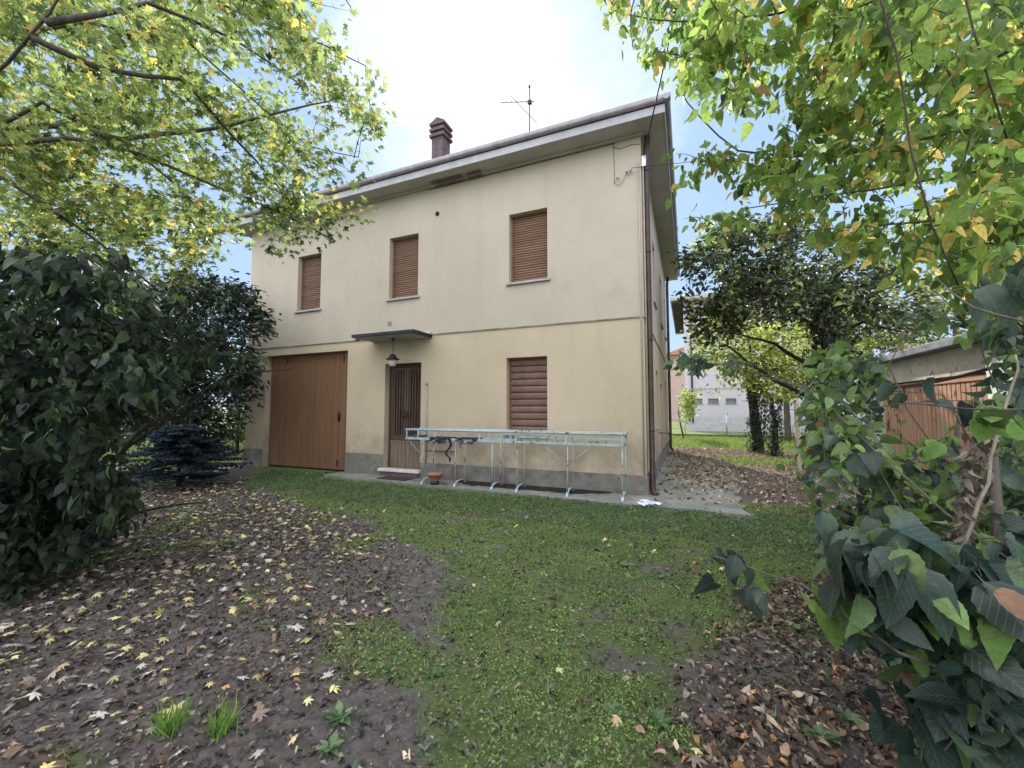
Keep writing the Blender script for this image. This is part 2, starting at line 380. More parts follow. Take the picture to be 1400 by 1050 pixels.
def gheight(x, y):
    near = np.clip((8.5-y)/1.5, 0, 1)*np.clip((x+14)/2, 0, 1)
    return near*(.05*(fbm(x, y, 1.6, 3)-.5)+.022*(fbm(x, y, .22, 5)-.5))+np.where(y > 8, .03*(fbm(x, y, 2.5, 4)-.5), 0)-.012
def cover(x, y):
    """how green, how littered with brown leaves, how much yellow leaf"""
    w = 1.1*(fbm(x, y, 1.3, 11)-.5)+.6*(fbm(x, y, .4, 13)-.5)
    xl = np.interp(y, [0, 1.5, 1.8, 2.5, 3.3, 4, 4.6, 5.2, 6, 7.1, 9], [-1.0, -1.15, -1.3, -1.75, -2.2, -2.9, -4.2, -6.2, -9, -10.5, -12])
    g = np.clip((x-xl+w*1.6)/.7+.35, 0, 1)
    r = np.clip((x-np.interp(y, [1, 2.4, 3.3, 4.6, 6, 8], [-.3, -.1, .1, .7, 2.2, 3.5])+w*1.3)/.45+.2, 0, 1)   # brown litter on the right
    g = g*(1-.85*r)
    g = g*np.clip(1.25-3.0*np.clip(fbm(x, y, .6, 23)-.52, 0, 1)-3.0*np.clip(fbm(x, y, .17, 27)-.52, 0, 1), .12, 1)
    patch = np.clip((fbm(x, y, .8, 21)-.56)*7, 0, 1); g = np.maximum(g, patch*.6*(y < 6))
    bare = np.clip((fbm(x, y, .75, 31)-.62)*5, 0, 1); g = g*(1-bare*.65)
    left = np.clip((xl-x+w)/1.2+.3, 0, 1)*np.clip((7.3-y)/1.5, 0, 1)
    br = np.clip(r*1.0+left*.75+.1, 0, 1)
    rear = y > 8.3
    g = np.where(rear, np.clip((y-18.5)/2+w*1.4, 0, 1)+np.clip(1-np.abs(y-14.8)/1.3, 0, 1)*(x > 1.0)*.9, g); g = np.clip(g, 0, 1)
    br = np.where(rear, np.clip(1-g+.1, 0, 1), br)
    yl = np.where(rear, .5, np.clip(left*1.0+.07, 0, 1))
    return g, br, yl
X, Y = np.meshgrid(GX, GY); Z = gheight(X, Y); g, b, yl = cover(X, Y); g[(X < -13) | (Y > 26)] = .9
nx, ny = len(GX), len(GY)
me = bpy.data.meshes.new('ground'); vs = np.stack([X.ravel(), Y.ravel(), Z.ravel()], 1)
i = (np.arange(ny-1)[:, None]*nx+np.arange(nx-1)[None]).ravel()
me.from_pydata(vs.tolist(), [], np.stack([i, i+1, i+nx+1, i+nx], 1).tolist())
at = me.attributes.new('cov', 'FLOAT_COLOR', 'POINT'); at.data.foreach_set('color', np.stack([g.ravel(), b.ravel(), yl.ravel(), np.ones(g.size)], 1).astype(np.float32).ravel())
me.polygons.foreach_set('use_smooth', [True]*len(me.polygons))
ground = bpy.data.objects.new('ground', me); C.objects.link(ground); struct(ground)
m, nt, bs = newmat('ground_soil'); co = N(nt, 'ShaderNodeTexCoord').outputs['Object']
at = N(nt, 'ShaderNodeAttribute', attribute_name='cov'); sp = N(nt, 'ShaderNodeSeparateColor'); nt.links.new(at.outputs['Color'], sp.inputs[0])
soil = ramp(nt, noise(nt, co, 11, 12, .82), [(.3, (.065, .058, .052)), (.48, (.145, .132, .12)), (.7, (.31, .29, .27))])
gr = ramp(nt, noise(nt, co, 34, 8, .85), [(.3, (.05, .07, .028)), (.5, (.135, .185, .06)), (.7, (.27, .33, .13))])
ad = N(nt, 'ShaderNodeMath', operation='ADD'); nt.links.new(sp.outputs[0], ad.inputs[0]); nt.links.new(noise(nt, co, 7, 8, .75), ad.inputs[1])
f = ramp(nt, ad.outputs[0], [(.75, (0, 0, 0)), (1.15, (1, 1, 1))])
f.node.color_ramp.elements[0].position = .62; f.node.color_ramp.elements[1].position = .98
col = mixc(nt, f, soil, gr)
vo = N(nt, 'ShaderNodeTexVoronoi'); vo.inputs['Scale'].default_value = 26; nt.links.new(co, vo.inputs[0])
lf = ramp(nt, vo.outputs['Color'], [(.3, (.09, .06, .048)), (.6, (.17, .115, .09)), (.8, (.28, .2, .15))])
k = N(nt, 'ShaderNodeMath', operation='MULTIPLY'); nt.links.new(sp.outputs[1], k.inputs[0]); nt.links.new(ramp(nt, noise(nt, co, 18, 5, .7), [(.45, (0, 0, 0)), (.6, (.8, .8, .8))]), k.inputs[1])
col = mixc(nt, k.outputs[0], col, lf)
nt.links.new(col, bs.inputs['Base Color']); bs.inputs['Roughness'].default_value = .95; bs.inputs['Specular IOR Level'].default_value = .15
bump(nt, bs, noise(nt, co, 30, 12, .85), 1.0, .05); me.materials.append(m)

# paths: apron before the facade, walk along the side wall
def slab(name, pts, z, mat='concrete'):
    mb = MB(); n = len(pts); mb.add([(x, y, z) for x, y in pts]+[(x, y, -.08) for x, y in pts], [tuple(range(n))]+[(i, i+n, (i+1) % n+n, (i+1) % n) for i in range(n)])
    return struct(mb.build(name, mat))
def jag(a, b, n, s): return [(a[0]+(b[0]-a[0])*i/n+random.gauss(0, s), a[1]+(b[1]-a[1])*i/n+random.gauss(0, s)) for i in range(n)]
slab('pavement', jag((-8.1, 7.42), (-.72, 7.12), 26, .022)+[(-.72, 7.12), (-.72, 7.97), (-8.1, 7.97)], .028)
slab('path', jag((-.712, 7.10), (.80, 7.16), 7, .03)+jag((.80, 7.16), (.98, 14.0), 22, .04)+jag((.98, 14.0), (.62, 15.1), 4, .05)+[(-.72, 15.2)], .034)

# ================================================================== HOUSE
H = thing('house', 'two storey cream house with brown shutters and flat wide eaves', 'house', (-6.3, 12, 0))
X0, X1, YF, YB, WT, SPLIT = -11.86, -.71, 8.0, 17.5, 6.92, 3.345
wx = lambda a, b, c, d: (a-X0, b-X0, c, d)
win = [(-9.90, -9.03, 4.31, 5.85), (-6.72, -5.86, 4.31, 5.85), (-3.48, -2.61, 4.32, 5.84), (-3.54, -2.63, 1.10, 2.70)]
front = [wx(*w) for w in win]+[wx(-11.06, -8.00, -.05, 3.12), wx(-6.79, -5.73, .20, 2.71)]
mb = MB()
panel(mb, (X0, YF, 0), (1, 0, 0), (0, 1, 0), X1-X0, -.1, WT, front, .22, (0, 1), 0, SPLIT)
sidew = [(10.9-8, 11.7-8, 1.15, 2.6), (12.6-8, 13.5-8, .15, 2.35), (15.2-8, 16.0-8, 1.1, 2.6), (13.5-8, 14.4-8, 4.3, 5.85), (10.6-8, 11.4-8, 4.3, 5.85), (16.0-8, 16.8-8, 4.3, 5.8)]
panel(mb, (X1, YF, 0), (0, 1, 0), (-1, 0, 0), YB-YF, -.1, WT, sidew, .2, (0, 1), 0, SPLIT)
panel(mb, (X0, YF, 0), (0, 1, 0), (1, 0, 0), YB-YF, -.1, WT, [], .2, (0, 1), 0, SPLIT)
panel(mb, (X0, YB, 0), (1, 0, 0), (0, -1, 0), X1-X0, -.1, WT, [], .2, (0, 1), 0, SPLIT)
mb.build('wall', ['wall_lower', 'wall_upper', 'dark_gap'], H)
# string course
simple('course_paint', (.13, .115, .085), (.30, .27, .21), .9, 4)
mb = MB(); mb.box(X0-.02, X1+.018, YF-.018, YF-.001, SPLIT-.014, SPLIT+.014); mb.box(X1+.001, X1+.018, YF, YB, SPLIT-.014, SPLIT+.014); mb.build('string_course', 'course_paint', H)
# plinth, rough render standing a little proud
def rough_box(mb, a, b, y, zt, n, face='y'):
    k = max(2, int((b-a)/.12)); rows = 5; vs = []
    for j in range(rows+1):
        for i in range(k+1):
            t = a+(b-a)*i/k; d = random.gauss(0, .004) if 0 < i < k and j < rows else 0; z = -.06+(zt+.06)*j/rows
            vs.append((t, y+d, z) if face == 'y' else (y+d, t, z))
    fs = []
    for j in range(rows):
        for i in range(k):
            q = (j*(k+1)+i, j*(k+1)+i+1, (j+1)*(k+1)+i+1, (j+1)*(k+1)+i); fs.append(q if face == 'y' else q)
    o = len(vs); back = .03 if face == 'y' else -.03
    top = [(j, rows*(k+1)+j) for j in range(k+1)]
    for j in range(k+1):
        v = vs[rows*(k+1)+j]; vs.append((v[0], v[1]+back, v[2]) if face == 'y' else (v[0]+back, v[1], v[2]))
    for j in range(k): fs.append((rows*(k+1)+j, rows*(k+1)+j+1, o+j+1, o+j))
    mb.add(vs, fs, 0, False)
for q in ((-8.0, -6.80, YF-.022, .52, 1), (-5.72, X1+.022, YF-.022, .38, 1), (X0-.02, -11.08, YF-.022, .48, 1), (YF-.022, YB, X1+.022, .42, 1, 'x')):
    mb = MB(); rough_box(mb, *q); mb.build('plinth', 'plinth_render', H)
# eaves: slab with pale fascia, gutter on top
o_ = .47; ex0, ex1, ey0, ey1 = X0-o_, X1+o_, YF-o_, YB+o_
mb = MB(); mb.box(ex0+.03, ex1-.03, ey0+.03, ey1-.03, WT, WT+.17); mb.box(X0-.06, X1+.06, YF-.06, YF-.002, WT-.05, WT-.002)
mb.build('eaves', 'soffit_paint', H)
mb = MB()
mb.box(ex0, ex1, ey0, ey0+.027, WT-.01, WT+.15); mb.box(ex1-.027, ex1, ey0+.03, ey1, WT-.01, WT+.15); mb.box(ex0, ex0+.027, ey0+.03, ey1, WT-.01, WT+.15)
mb.build('fascia', 'fascia_paint', H, .006)
def gutter(p, q, out):
    p = Vector(p); q = Vector(q); out = Vector(out); prof = []
    for k in range(9):
        a = math.pi*(k/8)+math.pi; prof.append((.06*math.cos(a)+.06, .065*math.sin(a)))
    prof = [(-.0, .035)]+prof+[(.122, .035), (.116, .045), (.105, .035)]
    vs = [c+out*a+Vector((0, 0, b)) for c in (p, q) for a, b in prof]; n = len(prof)
    return vs, [(i, i+1, n+i+1, n+i) for i in range(n-1)]+[tuple(range(n))[::-1], tuple(range(n, 2*n))]
mb = MB(); z = WT+.225
mb.add(*gutter((ex0-.08, ey0+.03, z), (ex1+.10, ey0+.03, z), (0, -1, 0)), 0, False)
mb.add(*gutter((ex1-.03, ey0-.1, z), (ex1-.03, ey1+.1, z), (1, 0, 0)), 0, False)
mb.add(*gutter((ex0+.03, ey0-.1, z), (ex0+.03, ey1+.1, z), (-1, 0, 0)), 0, False)
mb.build('gutter', 'gutter_metal', H)
# hipped roof with rounded tile rows
mb = MB(); rz = WT+.19; hy = (ey1-ey0)/2; rh = hy*.32; ra = (ex0+hy, (ey0+ey1)/2, rz+rh); rb = (ex1-hy, (ey0+ey1)/2, rz+rh)
mb.add([(ex0, ey0, rz), (ex1, ey0, rz), (ex1, ey1, rz), (ex0, ey1, rz), ra, rb], [(0, 1, 5, 4), (1, 2, 5), (2, 3, 4, 5), (3, 0, 4)])
for k in range(int((ex1-ex0)/.22)):
    x = ex0+.11+k*.22; t = min(1, (x-ex0)/hy, (ex1-x)/hy); mb.tube([(x, ey0-.02, rz+.02), (x, ey0+hy*t, rz+.02+rh*t)], .05, 6)
for k in range(int((ey1-ey0)/.22)):
    y = ey0+.11+k*.22; t = min(1, (y-ey0)/hy, (ey1-y)/hy); mb.tube([(ex1+.02, y, rz+.02), (ex1-hy*t, y, rz+.02+rh*t)], .05, 6)
roof = mb.build('roof', 'roof_tile', H)
mb = MB(); cx, cy = -6.37, 9.7
mb.box(cx-.19, cx+.19, cy-.19, cy+.19, 7.4, 9.28)
for k in range(3):
    zz = 9.28+k*.17; mb.box(cx-.19, cx+.19, cy-.19, cy+.19, zz, zz+.085); mb.box(cx-.245, cx+.245, cy-.245, cy+.245, zz+.085, zz+.17)
mb.add([(cx-.23, cy-.23, 9.79), (cx+.23, cy-.23, 9.79), (cx+.23, cy+.23, 9.79), (cx-.23, cy+.23, 9.79), (cx, cy-.23, 9.93), (cx, cy+.23, 9.93)], [(0, 1, 4), (2, 3, 5), (1, 2, 5, 4), (3, 0, 4, 5)])
mb.build('chimney', 'brick_dark', roof, .008)
# roller shutters
def roller(x0, x1, z0, z1, y, pitch, mat, parent, amp=.010, top=0):
    """one curtain of interlocking slats; every slat bulges outward"""
    mb = MB(); n = int(round((z1-z0)/pitch)); p = (z1-z0)/n; prof = []
    for k in range(n):
        for t, a in ((0, 0), (.08, -.001), (.14, .5), (.35, 1), (.65, 1), (.86, .55), (.95, 0)):
            prof.append((z0+p*(k+t), y-amp*max(a, 0)+random.gauss(0, .0006)))
    prof.append((z1, y))
    vs = [(x, yy, zz) for zz, yy in prof for x in (x0, x1)]
    for i in range(len(prof)-1):
        mb.add([vs[2*i], vs[2*i+1], vs[2*i+3], vs[2*i+2]], [(0, 1, 2, 3)], 1 if (i % 7) in (0, 6) else 0)
    mb.box(x0, x1, y-.016, y-.001, z0, z0+.055, 0)
    return mb.build('roller_shutter', [mat, 'dark_gap'], parent)
def window(x0, x1, z0, z1, lower=False):
    mb = MB(); y = YF
    mb.box(x0, x0+.035, y+.12, y+.218, z0, z1); mb.box(x1-.035, x1, y+.12, y+.218, z0, z1); mb.box(x0+.035, x1-.035, y+.12, y+.218, z1-.03, z1)
    w = mb.build('window', 'shutter_wood', H)
    if lower: roller(x0+.035, x1-.035, z0, z1-.03, y+.17, .145, 'shutter_lower', w, .016)
    else: roller(x0+.035, x1-.035, z0+.005, z1-.03, y+.17, .054, 'shutter_wood', w, .013)
    mb = MB(); mb.box(x0-.06, x1+.06, y-.055, y+.12, z0-.05, z0-.002 if not lower else z0-.002); mb.build('sill', 'sill_stone', w, .005)
for k, w in enumerate(win): window(*w, lower=(k == 3))
for a, b_, c, d in sidew:
    y0, y1 = YF+a, YF+b_; isdoor = c < .5
    mb = MB(); mb.box(X1-.15, X1-.10, y0+.03, y1-.03, c, d-.02); w = mb.build('side_door' if isdoor else 'window', 'shutter_wood', H)
    if not isdoor: mb = MB(); mb.box(X1-.10, X1+.05, y0-.05, y1+.05, c-.05, c-.002); mb.build('sill', 'sill_stone', w)
# small hinge catch bracket reaching out of the side wall
mb = MB(); mb.tube([(X1, 11.2, 1.0), (X1+.28, 11.2, 1.0)], .012, 6); mb.tube([(X1+.28, 11.2, .95), (X1+.28, 11.2, 1.08)], .02, 6); mb.build('shutter_catch', 'iron_dark', H)
# garage door: planks
mb = MB(); x = -11.04; k = 0
while x < -8.02:
    w_ = .219; e = min(x+w_, -8.01); mb.box(x+.004, e-.004, YF+.158+random.uniform(-.002, .002), YF+.2, .035, 3.115); x += w_
g = mb.build('garage_door', 'garage_paint', H, .004)
mb = MB(); mb.box(-8.42, -8.38, YF+.115, YF+.157, 1.3, 1.5); mb.box(-8.44, -8.36, YF+.148, YF+.156, 1.28, 1.52); mb.build('handle', 'iron_dark', g, .004)
for hx, hz in ((-8.45, .12), (-8.3, 2.85), (-10.4, 2.9)):
    mb = MB(); mb.box(hx, hx+.035, YF+.14, YF+.157, hz, hz+.16); mb.build('bolt', 'iron_dark', g)
# front door
mb = MB(); y = YF+.17; dx0, dx1, dz0, dz1 = -6.77, -5.75, .21, 2.69
mb.box(dx0, dx1, y+.02, y+.045, dz0, dz1); mb.box(dx0, dx0+.05, y-.02, y+.018, dz0, dz1); mb.box(dx1-.05, dx1, y-.02, y+.018, dz0, dz1); mb.box(dx0+.05, dx1-.05, y-.02, y+.018, dz1-.06, dz1)
d = mb.build('front_door', 'door_wood', H, .004); xm = (dx0+dx1)/2
for s in (0, 1):
    a, b_ = (dx0+.055, xm-.004) if s == 0 else (xm+.004, dx1-.055)
    mb = MB(); mb.box(a, a+.07, y-.022, y+.016, .85, 2.62); mb.box(b_-.075, b_, y-.022, y+.016, .85, 2.62); mb.box(a+.07, b_-.075, y-.022, y+.016, 2.56, 2.62); mb.box(a+.07, b_-.075, y-.022, y+.016, .85, .98)
    n = 4; wv = (b_-.075-a-.07)/n
    for k in range(n):
        c = a+.07+wv*(k+.5); mb.box(c-.019, c+.019, y-.03, y+.012, .98, 2.56)
    lf_ = mb.build('door_leaf', 'door_wood', d, .005)
    mb = MB(); mb.box(a, b_, y-.03, y-.001, .80, .85)
    for k in range(4):
        w4 = (b_-a)/4; mb.box(a+w4*k+.002, a+w4*(k+1)-.002, y-.02, y+.016, .215, .80)
    mb.build('kick_panel', 'door_wood_pale', lf_, .003)
    hx = xm-.045 if s == 0 else xm+.045
    mb = MB(); mb.tube([(hx, y-.03, 1.42), (hx, y-.075, 1.42), (hx, y-.085, 1.52), (hx, y-.06, 1.56)], .009, 6); mb.box(hx-.018, hx+.018, y-.034, y-.023, 1.36, 1.56)
    mb.build('handle', 'iron_dark', lf_)
mb = MB(); mb.box(-6.86, -5.69, YF-.13, YF+.17, .135, .198); mb.build('threshold', 'marble', H, .008)
mb = MB(); mb.box(-6.80, -5.725, YF-.09, YF-.001, .0, .134); mb.build('step', 'brick_dark', H, .006)
# canopy over the door
mb = MB(); mb.box(-7.12, -5.50, 7.34, 7.995, 3.255, 3.30); mb.box(-7.19, -5.43, 7.28, 7.345, 3.275, 3.345, 1); mb.box(-7.19, -7.12, 7.345, 7.995, 3.275, 3.345, 1); mb.box(-5.50, -5.43, 7.345, 7.995, 3.275, 3.345, 1); mb.box(-7.12, -5.50, 7.345, 7.995, 3.303, 3.335, 1)
mb.box(-7.30, -7.19, 7.5, 7.56, 3.25, 3.28, 1); mb.box(-5.62, -5.44, 7.93, 7.997, 3.346, 3.40, 2)
mb.build('canopy', ['soffit_paint', 'canopy_black', 'aluminium'], H, .004)
# vents
for x, z, mt, r in ((-5.33, 6.22, 'dark_gap', .055), (-6.67, 3.71, 'sill_stone', .065)):
    mb = MB(); vs = [(x+r*math.cos(2*math.pi*k/20), YF-.012, z+r*math.sin(2*math.pi*k/20)) for k in range(20)]; vb = [(v[0], YF-.001, v[2]) for v in vs]
    mb.add(vs+vb, [tuple(range(20))[::-1]]+[(k, (k+1) % 20, 20+(k+1) % 20, 20+k) for k in range(20)])
    v = mb.build('wall_vent', mt, H)
    if mt == 'sill_stone':
        mb = MB()
        for k in range(5): a = rad(20+72*k); mb.box(x+.032*math.cos(a)-.011, x+.032*math.cos(a)+.011, YF-.016, YF-.0125, z+.032*math.sin(a)-.011, z+.032*math.sin(a)+.011)
        mb.build('vent_slot', 'dark_gap', v)
# downpipes
def dpipe(x, y, zt, elbow):
    mb = MB(); pts = [(x+elbow[0], y+elbow[1], zt+.12), (x+elbow[0]*.9, y+elbow[1]*.9, zt+.02), (x, y, zt-.30), (x, y, .12), (x+.03, y-.03, .05), (x+.09, y-.06, .03)]
    mb.tube(pts, .052, 12)
    for z in (1.2, 2.9, 4.6, 6.2): mb.tube([(x, y, z), (x, y, z+.03)], .060, 12)
    mb.build('downpipe', 'pipe_brown', H)
dpipe(X1+.085, 8.10, WT, (.04, .02)); dpipe(X1+.07, YB-.06, WT, (.04, .03))
mb = MB(); mb.tube([(X1-.05, YF-.016, .4), (X1-.05, YF-.016, 6.35)], .014, 6); mb.tube([(X1+.04, 8.03, .5), (X1+.035, 8.03, 6.5)], .010, 6); mb.build('corner_cable', 'conduit', H)
mb = MB(); mb.box(X1+.002, X1+.09, 8.02, 8.16, 6.28, 6.50); mb.build('junction_box', 'aluminium', H, .01)
mb = MB(); mb.tube([(-5.56, YF-.022, .38), (-5.56, YF-.022, 2.22)], .019, 8); mb.tube([(-5.56, YF-.022, 2.16), (-5.56, YF-.022, 2.27)], .027, 8); mb.build('conduit', 'conduit', H)
mb = MB(); mb.box(-5.55, -4.75, YF-.034, YF-.003, .655, .675); mb.tube([(-4.78, YF-.05, .32), (-4.78, YF-.03, .0)], .02, 8); mb.tube([(-4.78, YF-.09, .33), (-4.78, YF-.022, .33)], .03, 8); mb.build('wall_tap', 'rust', H)
# insulators
for x, z in ((-1.15, 6.13), (-.97, 6.21), (-.90, 6.22)):
    mb = MB(); mb.tube([(x, YF-.001, z), (x, YF-.06, z)], .008, 6); mb.lathe((x, YF-.07, z-.03), [(0, 0), (.022, 0), (.028, .02), (.018, .035), (.026, .05), (0, .06)], 10); mb.build('insulator', 'fascia_paint', H)
mb = MB(); mb.tube([(-1.22, YF-.006, 6.86), (-1.215, YF-.006, 6.05), (-1.15, YF-.02, 5.98), (-1.05, YF-.03, 6.03), (-.97, YF-.05, 6.18)], .004, 5); mb.build('bell_wire', 'iron_dark', H)
mb = MB(); mb.tube([(x, YF-.007, 6.86-.0*x) for x in np.linspace(-5.6, -1.2, 12)], .012, 5)
mb.tube([(-1.25, YF-.006, 6.80), (-1.1, YF-.006, 6.72), (-.9, YF-.006, 6.75), (-.73, YF-.006, 6.72)], .006, 5); mb.build('eave_cable', 'peeled', H)
# peeled plaster patch
def patch(cx, cz, w, h, seed):
    r = random.Random(seed); n = 40; pts = []
    for k in range(n):
        a = 2*math.pi*k/n; q = 1+r.uniform(-.22, .22); sx = max(-1, min(1, 1.25*math.cos(a))); sz = max(-1, min(1, 1.4*math.sin(a))); pts.append((cx+w/2*sx*q, cz+h/2*sz*(1+r.uniform(-.15, .1))))
    return pts
mb = MB()
for (cx, y_, cz, w_, h_, sd) in ((-4.98, 0, 0, .8, .16, 1), (-4.3, 0, 0, .38, .11, 5)):
    p = patch(cx, 7.86, w_, h_, sd); mb.add([(a, min(b_, 7.93), WT-.006) for a, b_ in p], [tuple(range(len(p)))[::-1]])
    p = patch(cx, WT-.055, w_, .06, sd+9); mb.add([(a, YF-.064, min(b_, WT-.012)) for a, b_ in p], [tuple(range(len(p)))])
mb.build('peeled_patch', 'peeled', H)

# ------------------------------------------------------------------ lantern, antenna, cables
L = thing('lantern', 'small hanging lantern with glass jar and metal cap under door canopy', 'lantern', (-6.28, 7.65, 3.25))
c = (-6.28, 7.65, 0)
mb = MB(); mb.lathe((c[0], c[1], 3.20), [(0, .05), (.06, .05), (.05, .035), (.01, 0), (0, 0)]); mb.tube([(c[0], c[1], 3.21), (c[0], c[1], 2.89)], .005, 6); mb.build('hanging_rod', 'iron_dark', L)
mb = MB(); mb.lathe((c[0], c[1], 2.76), [(.155, 0), (.15, .012), (.085, .045), (.08, .08), (.05, .115), (.02, .13), (0, .135)], 20); mb.build('lamp_cap', 'iron_dark', L)
mb = MB(); mb.lathe((c[0], c[1], 2.60), [(0, 0), (.06, 0), (.078, .03), (.088, .10), (.08, .16), (0, .16)], 20); mb.build('glass_shade', 'glass_lamp', L)
A_ = thing('tv_antenna', 'thin television antenna mast rising above the roof edge', 'antenna', (-3.75, 10, 7.9))
mb = MB(); mb.tube([(-3.75, 10, 7.9), (-3.75, 10, 10.40)], .017, 8); mb.tube([(-3.75, 10, 10.36), (-3.75, 10, 10.41)], .03, 8); mb.build('mast', 'iron_dark', A_)
mb = MB(); p0 = Vector((-4.5, 9.8, 10.02)); p1 = Vector((-3.62, 10.05, 9.95)); mb.tube([p0, p1], .011, 6); mb.box(-3.80, -3.70, 9.98, 10.06, 9.90, 10.0)
for t in (.0, .15, .3, .45, .6, .75): q = p0.lerp(p1, t); mb.tube([q+Vector((.05, -.16, 0)), q+Vector((-.05, .16, 0))], .004, 4)
mb.build('boom', 'iron_dark', A_)
mb = MB(); mb.tube([(-4.3, 10.02, 10.3), (-3.55, 10.02, 9.3)], .009, 6); mb.build('dipole_bar', 'iron_dark', A_)
def cable(label, pts, r, sag=0, name='cable'):
    a, b_ = Vector(pts[0]), Vector(pts[-1]); q = []
    for i in range(25):
        t = i/24; p = a.lerp(b_, t); p.z -= sag*4*t*(1-t); q.append(p)
    mb = MB(); mb.tube(q, r, 6); o = mb.build(name, 'black_plastic'); tag(o, label, 'cable'); return o
cable('thick black service cable rising steeply from the upper house corner over the garden', [(X1+.06, 7.99, 6.5), atd(972, -220, 3.2)], .012, .05)
cable('thin dark wire running from the corner insulators off to the right through the leaves', [(-.90, 7.92, 6.24), atd(1500, 120, 5.0)], .005, .12)
cable('black hose slanting across the shed front above the painted doors', [(2.62, 8.3, 1.98), (2.5, 4.6, 2.02)], .017, .10, 'hose')

# ------------------------------------------------------------------ plant rack: two tables of tube and flat iron
def rack(x0, x1, legs, hoops, braces, paint, label, rails, slat):
    yf, yb = 7.36, 7.80; T = thing('plant_rack', label, 'plant rack', ((x0+x1)/2, 7.58, 0), 'rusty metal racks along the front wall')
    mb = MB()
    for y in (yf, yb): mb.tube([(x0, y, 1.165), (x1, y, 1.165)], .021, 8); mb.box(x0, x1, y-.004, y+.004, .955, 1.0)
    for x in (x0, x1):
        mb.tube([(x, yf, 1.165), (x, yb, 1.165)], .018, 8); mb.box(x-.004, x+.004, yf+.006, yb-.006, .955, 1.0)
    mb.build('frame', paint, T)
    for x in rails:
        for y in (yf, yb): mb = MB(); mb.box(x-.018, x+.018, y-.008, y-.0045, .956, 1.17); mb.build('upright', paint, T)
    if slat:
        for y in (yf+.13, yb-.13): mb = MB(); mb.box(x0+.006, x1-.006, y-.02, y+.02, 1.05, 1.058); mb.build('slat', paint, T)
        mb = MB(); mb.box(x0+.01, x1-.01, yf+.008, yf+.012, 1.06, 1.09); mb.build('slat', paint, T)
    for x in legs:
        for y in (yf+.02, yb-.02):
            mb = MB(); mb.tube([(x+.01, y, .96), (x, y, .09)], .0105, 7); mb.build('leg', 'rack_paint', T)
        pts = [(x, yf-.03+.5*(k/10), .10+.035*math.sin(math.pi*k/10) - (.075 if k in (0, 10) else 0) - (.02 if k in (1, 9) else 0)) for k in range(11)]
        mb = MB()
        for a, b_ in zip(pts[:-1], pts[1:]): mb.add([(a[0]-.022, a[1], a[2]), (a[0]+.022, a[1], a[2]), (b_[0]+.022, b_[1], b_[2]), (b_[0]-.022, b_[1], b_[2]), (a[0]-.022, a[1], a[2]-.008), (a[0]+.022, a[1], a[2]-.008), (b_[0]+.022, b_[1], b_[2]-.008), (b_[0]-.022, b_[1], b_[2]-.008)], [(0, 1, 2, 3), (4, 7, 6, 5), (0, 4, 5, 1), (1, 5, 6, 2), (2, 6, 7, 3), (3, 7, 4, 0)])
        mb.build('foot', 'rack_foot', T)
    for x in hoops:
        w = .095; mb = MB(); mb.tube([(x-w, yb-.1, .05), (x-w, yb-.1, .56)]+[(x-w*math.cos(a), yb-.1, .56+w*math.sin(a)) for a in np.linspace(.2, math.pi-.2, 9)]+[(x+w, yb-.1, .56), (x+w, yb-.1, .05)], .008, 6); mb.build('hoop', 'rack_paint', T)
    for a, b_ in braces:
        mb = MB(); mb.tube([(a[0], yf+.02, a[1]), (b_[0], yf+.02, b_[1])], .006, 5); mb.build('brace', 'rack_paint', T)
    return T
rack(-5.66, -3.13, [-5.22, -4.42, -3.58], [-5.22, -3.58], [((-5.6, .95), (-5.24, .62)), ((-4.42, .56), (-4.75, .95)), ((-4.42, .56), (-4.05, .95)), ((-3.56, .6), (-3.2, .95))], 'rack_blue',
     'pale blue metal rack in front of the wooden door, holding straps and a brick', [-5.62, -5.33, -4.9, -3.85, -3.36], False)
rack(-3.09, -1.03, [-3.05, -2.05, -1.07], [], [((-2.05, .56), (-2.52, .95)), ((-2.05, .56), (-1.6, .95))], 'rack_paint',
     'rust flecked pale green metal rack below the ground floor window', [-3.06, -2.06, -1.06], True)
mb = MB(); mb.box(-5.52, -5.22, 7.42, 7.56, 1.001, 1.05); tag(mb.build('brick', 'brick_dark', None, .006), 'flat brown brick lying on the blue rack by the door', 'brick')
def rag(x0, pts, label):
    mb = MB(); r = random.Random(int(abs(x0)*100))
    mb.box(x0-.25, x0+.25, 7.33, 7.62, 1.001, 1.018)
    for dx, l, w in pts:
        n = 7; q = [(x0+dx+r.gauss(0, .008)*k+(.03*math.sin(k*.9)), 7.322-.004*(k % 2), 1.01-l*k/n) for k in range(n+1)]
        for k in range(n): w0 = w*(1-.4*k/n); w1 = w*(1-.4*(k+1)/n); a, b_ = q[k], q[k+1]; mb.add([(a[0]-w0, a[1], a[2]), (a[0]+w0, a[1], a[2]), (b_[0]+w1, b_[1], b_[2]), (b_[0]-w1, b_[1], b_[2]), (a[0]-w0, a[1]+.008, a[2]), (a[0]+w0, a[1]+.008, a[2]), (b_[0]+w1, b_[1]+.008, b_[2]), (b_[0]-w1, b_[1]+.008, b_[2])], [(3, 2, 1, 0), (4, 5, 6, 7), (0, 4, 7, 3), (1, 2, 6, 5), (2, 3, 7, 6)])
    for k in range(3):
        cx = x0-.12+k*.12; mb.tube([(cx+.05*math.cos(a), 7.32, .96-.06*abs(math.sin(a))) for a in np.linspace(0, math.pi, 7)], .008, 5)
    return tag(mb.build('cloth', 'cloth_navy'), label, 'cloth', 'dark cloths on the rack')
rag(-4.78, [(-.2, .1, .05), (-.12, .2, .012), (0, .12, .07), (.1, .1, .05), (.24, .48, .035)], 'dark navy cloth with a long hanging strap on the blue rack')
